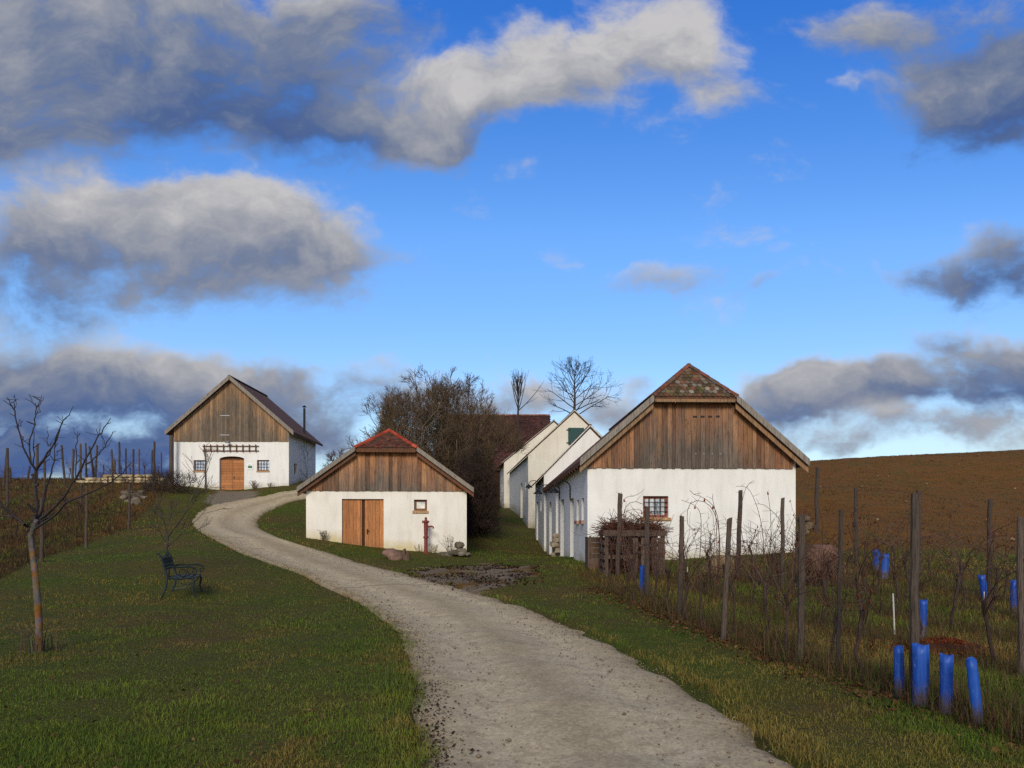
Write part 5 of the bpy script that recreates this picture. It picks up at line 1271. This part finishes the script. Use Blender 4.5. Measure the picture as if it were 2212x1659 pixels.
# straw mounds
def mound(px, py, d, rx, ry, h, label, name, cat, cols, n, seed, stems=False, lift=0.0, wisp=.25):
    b = Vector(((px - CU) * d / F, d, 0)); b.z = gz(b.x, b.y); r = np.random.default_rng(seed); segs = []
    root = empty(name, b, label, cat) if stems else None
    mb = MB(); mb.rock((0, 0, h * .45 + lift), (rx * 1.75, ry * 1.75, h * 1.0), seed, cols[0])
    for _ in range(n):
        v = r.normal(0, 1, 3); v /= np.linalg.norm(v); p = np.array([v[0] * rx * .8, v[1] * ry * .8, h * .47 + lift + v[2] * h * .45]); dv = v * .5 + np.array([r.normal(0, .3), r.normal(0, .3), -.75]); L = wisp * r.uniform(.4, 1.2); c = np.array(cols[int(r.integers(len(cols)))]) * r.uniform(.6, 1.3)
        segs.append((*p, *(p + dv * L), .007, .004, *c))
    if stems:
        mb.build('core', 'litter', root, smooth=True); seg_mesh('foliage', segs, 'twigs', root, 3)
        for k in range(4): t = MB(); a = k * 1.6 + .4; t.tube([(math.cos(a) * rx * .4, math.sin(a) * ry * .4, -.1), (math.cos(a) * rx * .35, math.sin(a) * ry * .3, lift + h * .4)], .03, 6, (.04, .03, .025)); t.build('stem', 'bark', root)
    else:
        o = mb.build(name, 'litter', None, b, True); tag(o, label, cat); s = seg_mesh('straw', segs, 'twigs', o, 3)
mound(1560, 1230, 18.6, .42, .4, .62, 'rounded mound of dry straw at the foot of the white wall', 'straw_mound', 'straw mound', [(.22, .15, .075), (.27, .19, .10), (.17, .11, .055)], 1500, 3)
mound(1775, 1215, 17.0, .46, .42, .78, 'shaggy reddish dry shrub on dark stems right of the large house', 'dry_shrub', 'shrub', [(.15, .085, .06), (.19, .105, .075), (.17, .115, .06)], 2200, 5, True, .28)
# dry weeds at the walls
WC = [(.14, .09, .05), (.10, .07, .045), (.17, .13, .07)]
for i, (px, d, h_, n, lab) in enumerate([(697, 28.3, .4, 16, 'dry brown weed tuft at the left end of the small house wall'), (972, 28.0, .75, 14, 'tall dry weed leaning by the stone heap of the small house'), (937, 28.3, .4, 9, 'small dry weed just right of the red hand pump'), (908, 28.35, .35, 7, 'small dry weed just left of the red hand pump'), (548, 43.9, .55, 26, 'pale dry weed at the foot of the wall right of the arched door'), (585, 43.7, .35, 18, 'low dry weed on the bank below the right window')]):
    x = (px - CU) * d / F; r = random.Random(i + 50); b = Vector((x, d, gz(x, d))); segs = []
    for k in range(n):
        p = Vector((r.gauss(0, .07), r.gauss(0, .05), -.03)); v = Vector((r.gauss(0, .3), r.gauss(0, .2), 1)).normalized(); c = r.choice(WC)
        for j in range(4):
            q = p + v * h_ / 4 * r.uniform(.7, 1.2); segs.append((*p, *q, .008, .006, *c)); e = q + Vector((r.gauss(0, .06), r.gauss(0, .06), .04)); segs.append((*q, *e, .006, .008, *c)); p = q; v = (v + Vector((r.gauss(0, .15), 0, 0))).normalized()
    o = seg_mesh('dry_weed', segs, 'twigs', None, 3); o.location = b; tag(o, lab, 'weed', 'dry weeds at the house walls')

# ------------------------------------------------------------------ grass, weeds, litter, loose stones
def footprint(x, y):
    """inside any house"""
    r = np.zeros(x.shape, bool)
    for (cx, cy, W, L, a) in [(5.68, 22.64, 6.75, 15.5, .03), (-5.0, 28.7, 6.4, 7.7, .07), (-17.32, 44.3, 7.1, 6.1, 0), (4.17, 38.15, 4.9, 7.5, .03), (R4l.x, R4l.y, 6.5, 16, .085)]:
        dx, dy = x - cx, y - cy; u = dx * math.cos(a) + dy * math.sin(a); v = -dx * math.sin(a) + dy * math.cos(a); r |= (np.abs(u) < W / 2) & (v > 0) & (v < L)
    return r
def scatter(n, dmin, dmax, pxr=(-500, 2720), bias=.5):
    px = rng.uniform(*pxr, n); k = rng.random(n) < bias
    d = np.where(k, np.exp(rng.uniform(math.log(dmin), math.log(dmax), n)), 1 / rng.uniform(1 / dmax, 1 / dmin, n))
    return (px - CU) * d / F, d
def blades(x, y, h, w, cols, lean=.5):
    n = len(x); z = ground_z(x, y) + (fbm(x, y, .5, 4) - .5) * .10 - .015
    a = rng.uniform(0, 2 * PI, n); la = rng.uniform(0, 2 * PI, n); lk = np.abs(rng.normal(0, lean, n)) * h
    sx, sy = np.cos(a) * w / 2, np.sin(a) * w / 2; tx, ty = np.cos(la) * lk, np.sin(la) * lk
    b0 = np.c_[x - sx, y - sy, z]; b1 = np.c_[x + sx, y + sy, z]; m0 = np.c_[x - sx * .8 + tx * .35, y - sy * .8 + ty * .35, z + h * .6]; m1 = np.c_[x + sx * .8 + tx * .35, y + sy * .8 + ty * .35, z + h * .6]; t = np.c_[x + tx, y + ty, z + h * np.clip(1 - lk / (h + 1e-6) * .35, .4, 1)]
    V = np.stack([b0, b1, m1, m0, t], 1).reshape(-1, 3); o = np.arange(n)[:, None] * 5
    T = np.concatenate([o + [[0, 1, 2]], o + [[0, 2, 3]], o + [[3, 2, 4]]])
    C = np.repeat(cols, 5, 0); self_shade = np.tile(np.array([.6, .6, .95, .95, 1.15]), n)[:, None]  # self-shadow painted into the blade colour: dark roots, lighter tips
    return V, T, C * self_shade
def merge(parts):
    V, T, C, o = [], [], [], 0
    for v, t, c in parts: V.append(v); T.append(t + o); C.append(c); o += len(v)
    return np.concatenate(V), np.concatenate(T), np.concatenate(C)
def masks(x, y):
    rd = inpoly(x, y, ROADPOLY); dl = np.minimum(polydist(x, y, [tuple(p) for p in LEr[::4]]), polydist(x, y, [tuple(p) for p in REr[::4]]))
    return np.where(rd, -dl, dl)
x, y = scatter(560000, 3.0, 52, bias=.55)
sd = masks(x, y); z = zones(x, y); keep = (sd > rng.normal(-.02, .06, len(x)) + (fbm(x, y, 1.6, 71) - .5) * .55) & ~footprint(x, y) & (rng.random(len(x)) > z[:, 0] * .93) & (rng.random(len(x)) > z[:, 2] * 1.05)
keep &= ~inpoly(x, y, YARD); keep &= ~((x > 12) & (y > 26))
x, y, sd, z = x[keep], y[keep], sd[keep], z[keep]
patch = fbm(x, y, .30, 21); fine = fbm(x, y, 2.3, 23); ro = row_off(x, y); vinR = (ro > .0) & (y < 24); lv = left_vine(x, y) > 0
tuft = sm(.45, .7, fbm(x, y, 1.1, 31))
edge = sm(.5, .05, sd)
h = rng.uniform(.022, .05, len(x)) * (1 + .9 * tuft) + edge * rng.uniform(0, .05, len(x)); h = np.where(vinR, h * 1.9 + rng.uniform(0, .06, len(x)), h); h = np.where(lv, h * 2.4, h); h = np.where((y > 26), h * 1.35, h)
w = np.maximum(.0045, y * .00055) * rng.uniform(.7, 1.3, len(x))
g1 = np.array([.050, .105, .010]); g2 = np.array([.145, .185, .018]); dry = np.array([.27, .195, .045]); brn = np.array([.19, .115, .032])
t = np.clip(fine * 1.2 - .1 + rng.normal(0, .18, len(x)), 0, 1)[:, None]; c = g1 * (1 - t) + g2 * t
dk = np.clip(sm(.43, .62, patch + (fine - .5) * .45) * .9 + rng.normal(0, .18, len(x)) + edge * .15 + vinR * .1 - .25 * ((x > 0) & ~vinR), 0, 1)[:, None]
c = c * (1 - dk) + (dry * (1 - t) + brn * t) * dk
c *= (rng.uniform(.65, 1.3, len(x)) * (.72 + .6 * fbm(x, y, .8, 33)))[:, None]
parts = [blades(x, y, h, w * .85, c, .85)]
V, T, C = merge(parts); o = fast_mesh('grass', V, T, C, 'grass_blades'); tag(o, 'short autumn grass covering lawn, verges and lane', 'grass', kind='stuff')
# rough dry weeds in the right vineyard
x, y = scatter(120000, 5.0, 24, (1250, 2720), .6); ro = row_off(x, y); k = (ro > -.35) & (ro < 11) & (y < 22.3) & ~footprint(x, y) & ~footprint(x, y + .3)
strip = np.abs(((ro + .95) % 1.9) - .95); k &= rng.random(len(x)) < np.clip(1.15 - strip * 1.1, .12, 1) * .8; x, y = x[k], y[k]; n = len(x)
hh_ = rng.uniform(.06, .30, n) * (.5 + fbm(x, y, .9, 41)); pal = np.array([(.12, .066, .032), (.14, .092, .042), (.075, .045, .024), (.050, .085, .012), (.085, .105, .016), (.12, .055, .026)])
c = pal[rng.integers(0, 6, n)] * rng.uniform(.5, 1.1, n)[:, None]
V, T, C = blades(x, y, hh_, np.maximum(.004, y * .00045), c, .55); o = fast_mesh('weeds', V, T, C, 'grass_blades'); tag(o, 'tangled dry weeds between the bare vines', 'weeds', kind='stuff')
# rough growth on the left slope
x, y = scatter(60000, 14, 56, (-300, 430), .6); k = (left_vine(x, y) > -.2) & ~footprint(x, y); x, y = x[k], y[k]; n = len(x)
pal = np.array([(.075, .030, .018), (.095, .05, .024), (.05, .024, .016), (.030, .040, .010), (.045, .030, .014)]); c = pal[rng.integers(0, 5, n)] * rng.uniform(.5, 1.15, n)[:, None]
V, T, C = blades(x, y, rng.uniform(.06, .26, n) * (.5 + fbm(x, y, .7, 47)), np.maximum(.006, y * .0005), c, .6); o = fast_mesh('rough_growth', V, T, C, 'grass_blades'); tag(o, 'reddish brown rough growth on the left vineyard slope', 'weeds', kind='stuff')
# fallen leaves: road edge, vineyard foot, lawn
def leaves(x, y, s, pal):
    n = len(x); z = ground_z(x, y) + (fbm(x, y, .5, 4) - .5) * .10 + rng.uniform(.0, .03, n); a = rng.uniform(0, 2 * PI, n); ca, sa = np.cos(a) * s, np.sin(a) * s; tz = rng.normal(0, .35, n) * s; tz2 = rng.normal(0, .35, n) * s
    V = np.stack([np.c_[x - ca, y - sa, z - tz], np.c_[x + sa * .6, y - ca * .6, z + tz2], np.c_[x + ca, y + sa, z + tz], np.c_[x - sa * .6, y + ca * .6, z - tz2]], 1).reshape(-1, 3)
    o = np.arange(n)[:, None] * 4; return V, o + np.array([[0, 1, 2, 3]]), np.repeat(pal[rng.integers(0, len(pal), n)] * rng.uniform(.5, 1.2, n)[:, None], 4, 0)
P_ = []
i = rng.integers(60, 200, 5200); dirn = (LEr[i] - REr[i]); dirn /= np.linalg.norm(dirn, axis=1)[:, None]; q = LEr[i] + dirn * rng.normal(-.10, .16, 5200)[:, None] + rng.normal(0, .05, (5200, 2))
near = ((q[:, 1] < 7.6) & (fbm(q[:, 0] * 0, q[:, 1], 1.3, 91) > .42)) | (rng.random(5200) < .12); q = q[near]; P_.append(leaves(q[:, 0], q[:, 1], rng.uniform(.007, .02, len(q)), np.array([(.035, .020, .012), (.055, .03, .016), (.025, .016, .011)])))
y = rng.uniform(4.5, 17, 5200); ro = rng.normal(-.12, .28, 5200); x = VROW[0] + ro + VDIR[0] * (y - VROW[1]); P_.append(leaves(x, y, rng.uniform(.015, .035, len(x)), np.array([(.12, .055, .022), (.09, .035, .018), (.07, .04, .02), (.15, .08, .03)])))
q0 = hit(2005, 1398); x = q0.x + rng.normal(0, .45, 1300); y = q0.y + rng.normal(0, .35, 1300); P_.append(leaves(x, y, rng.uniform(.02, .045, 1300), np.array([(.16, .04, .018), (.12, .03, .015), (.09, .03, .015)])))
x, y = scatter(900, 4, 22, (-100, 900), .5); P_.append(leaves(x, y, rng.uniform(.012, .028, 900), np.array([(.10, .05, .022), (.07, .04, .02), (.16, .10, .04)])))
mx = np.array(MUD); x = rng.uniform(mx[:, 0].min() - .5, mx[:, 0].max() + .5, 6000); y = rng.uniform(mx[:, 1].min() - .5, mx[:, 1].max() + .3, 6000); k = inpoly(x + rng.normal(0, .3, 6000), y + rng.normal(0, .4, 6000), MUD) & (fbm(x, y, .8, 51) > .46); x, y = x[k], y[k]; P_.append(leaves(x, y, rng.uniform(.02, .05, len(x)), np.array([(.035, .018, .012), (.05, .026, .016), (.025, .016, .012)])))
V, T, C = merge(P_); o = fast_mesh('fallen_leaves', V, T, C, 'litter'); tag(o, 'brown fallen leaves along the road edge and vineyard foot', 'leaves', kind='stuff')
# gravel
i = rng.integers(30, 330, 9000); tt = np.where(rng.random(9000) < .6, np.where(rng.random(9000) < .5, rng.normal(.04, .035, 9000), rng.normal(.96, .035, 9000)), rng.random(9000)); tt = np.where((tt < .02) | (tt > .965), rng.random(9000) * .9 + .05, tt); q = LEr[i] * (1 - tt[:, None]) + REr[i] * tt[:, None]
s = rng.uniform(.004, .014, 9000) * np.where(rng.random(9000) < .04, 1.8, 1); z0_ = ground_z(q[:, 0], q[:, 1]) + (fbm(q[:, 0], q[:, 1], .5, 4) - .5) * .10 + s * .2 + .012
oc = np.array([(1, 0, 0), (-1, 0, 0), (0, 1, 0), (0, -1, 0), (0, 0, .8), (0, 0, -.8)]); J = oc[None] * rng.uniform(.6, 1.2, (9000, 6, 1)) * s[:, None, None]; V = (J + np.c_[q, z0_][:, None]).reshape(-1, 3)
ft_ = np.array([(0, 2, 4), (2, 1, 4), (1, 3, 4), (3, 0, 4), (2, 0, 5), (1, 2, 5), (3, 1, 5), (0, 3, 5)]); T = (np.arange(9000)[:, None, None] * 6 + ft_[None]).reshape(-1, 3); C = np.repeat(np.array([(.22, .17, .12)]) * rng.uniform(.45, 1.2, (9000, 1)), 6, 0)
o = fast_mesh('gravel', V, T, C, 'litter'); tag(o, 'loose pale gravel stones along the road edges', 'gravel', kind='stuff')
# stones lying on the ploughed slope
n = 130; x = rng.uniform(11, 50, n); y = rng.uniform(27, 68, n); s = rng.uniform(.05, .13, n); zz = ground_z(x, y) + .05; J = oc[None] * rng.uniform(.6, 1.2, (n, 6, 1)) * s[:, None, None]; V = (J + np.c_[x, y, zz][:, None]).reshape(-1, 3); T = (np.arange(n)[:, None, None] * 6 + ft_[None]).reshape(-1, 3)
o = fast_mesh('field_stones', V, T, np.repeat(np.array([(.22, .15, .09)]) * rng.uniform(.4, 1.2, (n, 1)), 6, 0), 'litter'); tag(o, 'pale stones sprinkled over the brown ploughed slope', 'stones', kind='stuff')
# stubble on the ploughed slope
x = rng.uniform(9, 62, 60000); y = rng.uniform(23, 74, 60000); zn = zones(x, y); k = (zn[:, 0] > .5) & ~footprint(x, y) & (fbm(x, y, .6, 61) > .42); x, y = x[k], y[k]; n = len(x)
pal = np.array([(.13, .065, .02), (.10, .045, .015), (.055, .052, .014), (.16, .09, .03)]); V, T, C = blades(x, y, rng.uniform(.03, .12, n), rng.uniform(.02, .05, n), pal[rng.integers(0, 4, n)] * rng.uniform(.5, 1.2, n)[:, None], .8)
o = fast_mesh('stubble', V, T, C, 'grass_blades'); tag(o, 'sparse brown stubble on the ploughed slope', 'stubble', kind='stuff')

# ------------------------------------------------------------------ sky
SUN_EL, SUN_AZ = 26.0, 5.0     # behind the viewer, a little to the left
w = bpy.data.worlds.new('World'); scene.world = w; w.use_nodes = True; nt = w.node_tree; nt.nodes.clear()
out = nt.nodes.new('ShaderNodeOutputWorld'); bg = nt.nodes.new('ShaderNodeBackground'); nt.links.new(bg.outputs[0], out.inputs[0]); STR = .10; bg.inputs[1].default_value = STR
sky = nt.nodes.new('ShaderNodeTexSky'); sky.sky_type = 'NISHITA'; sky.sun_disc = False; sky.sun_elevation = math.radians(SUN_EL); sky.sun_rotation = math.radians(180 + SUN_AZ); sky.air_density = 1.0; sky.dust_density = .6; sky.ozone_density = 2.0
tc = nt.nodes.new('ShaderNodeTexCoord'); sp = nt.nodes.new('ShaderNodeSeparateXYZ'); nt.links.new(tc.outputs['Generated'], sp.inputs[0])
dy = math_(nt, 'ADD', math_(nt, 'ABSOLUTE', sp.outputs[1]), .12); u = math_(nt, 'DIVIDE', sp.outputs[0], dy); v = math_(nt, 'DIVIDE', sp.outputs[2], dy)
# undo the small softening in front so cloud bearings stay true
dy0 = math_(nt, 'MAXIMUM', math_(nt, 'ABSOLUTE', sp.outputs[1]), .15); u = math_(nt, 'DIVIDE', sp.outputs[0], dy0); v = math_(nt, 'DIVIDE', sp.outputs[2], dy0)
cb = nt.nodes.new('ShaderNodeCombineXYZ'); nt.links.new(u, cb.inputs[0]); nt.links.new(v, cb.inputs[1]); nt.links.new(math_(nt, 'MULTIPLY', math_(nt, 'LESS_THAN', sp.outputs[1], 0), 5), cb.inputs[2])
def nz(vec, scale, detail, rough, col=False, st=(1, 1, 1)):
    m_ = nt.nodes.new('ShaderNodeMapping'); m_.inputs['Scale'].default_value = st; nt.links.new(vec, m_.inputs[0]); return noise(nt, m_.outputs[0], scale, detail, rough, 1 if col else 0)
wp = nt.nodes.new('ShaderNodeVectorMath'); wp.operation = 'SUBTRACT'; nt.links.new(nz(cb.outputs[0], 3.2, 5, .55, True), wp.inputs[0]); wp.inputs[1].default_value = (.5, .5, .5)
w2 = nt.nodes.new('ShaderNodeVectorMath'); w2.operation = 'MULTIPLY'; nt.links.new(wp.outputs[0], w2.inputs[0]); w2.inputs[1].default_value = (.30, .20, 0)
w3 = nt.nodes.new('ShaderNodeVectorMath'); w3.operation = 'ADD'; nt.links.new(cb.outputs[0], w3.inputs[0]); nt.links.new(w2.outputs[0], w3.inputs[1]); P0 = w3.outputs[0]
# (bearing px, py, half width, half height, tilt deg, weight, tone 0 dark..1 bright)
CL = [(110, 110, 540, 250, 0, 1.75, .44), (60, 300, 260, 130, 5, 1.0, .62), (480, 90, 420, 160, -6, 1.3, .36), (560, 250, 330, 110, -12, .85, .22), (820, 50, 300, 60, -10, .35, .30), (900, 250, 190, 90, 8, 1.0, .62),
      (1080, 190, 260, 100, 22, 1.15, .80), (1290, 110, 310, 130, 10, 1.3, .92), (1480, 100, 170, 110, -25, .9, .85), (400, 500, 300, 120, 0, 1.15, .72), (120, 500, 270, 100, 8, 1.1, .66), (560, 560, 350, 150, -4, 1.1, .56), (60, 620, 230, 110, 0, 1.0, .30), (330, 640, 160, 60, 0, .5, .55), (720, 560, 170, 60, 5, .5, .6),
      (130, 800, 420, 90, -3, 1.15, .50), (430, 800, 280, 60, 0, .8, .55), (220, 930, 560, 150, 0, 1.2, .14), (640, 830, 220, 50, 0, .9, .62), (760, 900, 330, 60, 0, .9, .45), (980, 840, 260, 50, 0, .75, .66), (1250, 870, 300, 60, 0, .65, .60), (1400, 840, 160, 60, 10, .55, .5),
      (2140, 60, 330, 170, -6, .9, .40), (2200, 210, 290, 150, 10, 1.25, .18), (2170, 570, 230, 95, 8, 1.25, .28), (1980, 590, 120, 50, 20, .6, .6), (1430, 618, 150, 52, 10, .85, .68), (1625, 642, 50, 22, 0, .6, .6), (2020, 722, 120, 42, 4, .95, .5), (1960, 812, 480, 70, 11, 1.6, .56), (1700, 860, 250, 55, 5, .95, .5), (2160, 830, 250, 70, 8, .9, .28),
      (1830, 940, 240, 55, 4, .8, .52), (2110, 920, 190, 40, 5, .75, .55), (2150, 960, 200, 40, 4, .55, .75), (1870, 156, 200, 20, 0, .27, .95), (90, 1010, 520, 70, 0, 1.0, .16), (650, 230, 230, 80, -12, .6, .22), (930, 285, 170, 90, 15, .95, .62), (1560, 190, 150, 70, 30, .5, .75), (780, 240, 120, 60, 0, .7, .6), (40, 230, 130, 120, 0, .5, .66), (1860, 40, 150, 70, 0, .6, .6), (1500, 960, 300, 60, 0, .6, .55)]
S = D = Tn = None
def addn(a, b_): return b_ if a is None else math_(nt, 'ADD', a, b_)
for (px, py, rx, ry, rot, amp, tone) in CL:
    m_ = nt.nodes.new('ShaderNodeMapping'); m_.vector_type = 'TEXTURE'; m_.inputs['Location'].default_value = ((px - CU) / F, (HV - py) / F, 0); m_.inputs['Rotation'].default_value = (0, 0, math.radians(rot)); m_.inputs['Scale'].default_value = (rx / F, ry / F, 3); nt.links.new(P0, m_.inputs[0])
    ln = nt.nodes.new('ShaderNodeVectorMath'); ln.operation = 'LENGTH'; nt.links.new(m_.outputs[0], ln.inputs[0])
    mr = nt.nodes.new('ShaderNodeMapRange'); mr.interpolation_type = 'SMOOTHERSTEP'; nt.links.new(ln.outputs['Value'], mr.inputs[0]); mr.inputs[1].default_value = 1.5; mr.inputs[2].default_value = .0; mr.inputs[3].default_value = 0; mr.inputs[4].default_value = amp
    s2 = nt.nodes.new('ShaderNodeSeparateXYZ'); nt.links.new(m_.outputs[0], s2.inputs[0]); wgt = mr.outputs[0]
    S = addn(S, wgt); D = addn(D, math_(nt, 'MULTIPLY', wgt, s2.outputs[1])); Tn = addn(Tn, math_(nt, 'MULTIPLY', wgt, tone))
# unseen warm cloud bank, added behind and overhead to warm the ground light
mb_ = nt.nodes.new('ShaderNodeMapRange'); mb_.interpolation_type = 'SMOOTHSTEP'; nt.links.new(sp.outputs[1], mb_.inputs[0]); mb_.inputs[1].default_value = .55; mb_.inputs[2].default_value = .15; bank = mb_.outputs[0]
S_added = math_(nt, 'MULTIPLY', bank, .85)
f1 = nz(cb.outputs[0], 4.5, 9, .62, False, (1, 1.7, 1)); f2 = nz(P0, 11, 8, .6, False, (1, 1.4, 1))
inv = math_(nt, 'DIVIDE', 1.0, math_(nt, 'ADD', S, .08))
dens = math_(nt, 'ADD', math_(nt, 'MINIMUM', math_(nt, 'ADD', S, S_added), 1.45), math_(nt, 'ADD', math_(nt, 'MULTIPLY', math_(nt, 'SUBTRACT', f1, .52), 3.0), math_(nt, 'MULTIPLY', math_(nt, 'SUBTRACT', f2, .5), 1.9)))
mr = nt.nodes.new('ShaderNodeMapRange'); mr.interpolation_type = 'SMOOTHSTEP'; nt.links.new(dens, mr.inputs[0]); mr.inputs[1].default_value = .15; mr.inputs[2].default_value = 1.32; alpha = mr.outputs[0]
lit = math_(nt, 'ADD', math_(nt, 'MULTIPLY', math_(nt, 'ADD', Tn, .055), inv), math_(nt, 'MULTIPLY', math_(nt, 'MULTIPLY', D, inv), .34))
lit = math_(nt, 'ADD', lit, math_(nt, 'ADD', math_(nt, 'MULTIPLY', math_(nt, 'SUBTRACT', f2, .5), .95), math_(nt, 'MULTIPLY', math_(nt, 'SUBTRACT', f1, .5), .8)))
lit = math_(nt, 'ADD', lit, math_(nt, 'MULTIPLY', math_(nt, 'SUBTRACT', 1, alpha), .16))
ccol = ramp(nt, lit, [(.0, (.055, .105, .29)), (.22, (.085, .140, .30)), (.45, (.185, .225, .33)), (.68, (.335, .35, .40)), (.98, (.56, .55, .56))])
hs = nt.nodes.new('ShaderNodeHueSaturation'); hs.inputs['Saturation'].default_value = 1.3; hs.inputs['Value'].default_value = 1.0; nt.links.new(sky.outputs[0], hs.inputs['Color'])
sc_ = nt.nodes.new('ShaderNodeVectorMath'); sc_.operation = 'SCALE'; nt.links.new(ccol, sc_.inputs[0]); sc_.inputs['Scale'].default_value = 1 / STR
skyc = mix(nt, 1.0, hs.outputs[0], ramp(nt, math_(nt, 'MULTIPLY', v, 1.0), [(.0, (.75, .85, 1.1)), (.06, (1.15, 1.15, 1.3)), (.14, (1.75, 1.5, 1.5)), (.40, (2.15, 1.9, 2.1)), (.72, (1.05, 1.45, 2.2))]), 'MULTIPLY')
warm = nt.nodes.new('ShaderNodeVectorMath'); warm.operation = 'SCALE'; nt.links.new(ramp(nt, f1, [(.3, (.36, .34, .32)), (.7, (.74, .67, .57))]), warm.inputs[0]); warm.inputs['Scale'].default_value = 1 / STR  # bright warm colour of the added out-of-view bank
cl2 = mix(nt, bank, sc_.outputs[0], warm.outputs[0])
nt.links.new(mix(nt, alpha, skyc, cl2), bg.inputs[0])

# ------------------------------------------------------------------ sun, camera, output
l = bpy.data.lights.new('sun', 'SUN'); l.energy = 2.55; l.angle = math.radians(17); l.color = (1, .93, .82); so = bpy.data.objects.new('sun', l); COL.objects.link(so)
e, a = math.radians(SUN_EL), math.radians(SUN_AZ); dv = Vector((math.sin(a) * math.cos(e), math.cos(a) * math.cos(e), -math.sin(e))); so.rotation_euler = dv.to_track_quat('-Z', 'Y').to_euler(); so.location = (-5, -20, 20)
cd = bpy.data.cameras.new('camera'); cam = bpy.data.objects.new('camera', cd); COL.objects.link(cam); cam.location = (0, 0, EYE); cam.rotation_euler = (PI / 2, 0, 0)
cd.sensor_fit = 'HORIZONTAL'; cd.sensor_width = 36; cd.lens = F / 2212 * 36; cd.shift_y = (HV - 829.5) / 2212; cd.clip_end = 3000; cd.clip_start = .05
scene.camera = cam
scene.view_settings.view_transform = 'Standard'; scene.view_settings.look = 'None'; scene.view_settings.exposure = 0; scene.view_settings.gamma = 1
scene.cycles.max_bounces = 6; scene.cycles.diffuse_bounces = 3; scene.cycles.use_denoising = False
for o in COL.objects:
    if 'kind' not in o and o.parent is None and 'category' not in o and o.type == 'MESH': print('UNTAGGED', o.name)
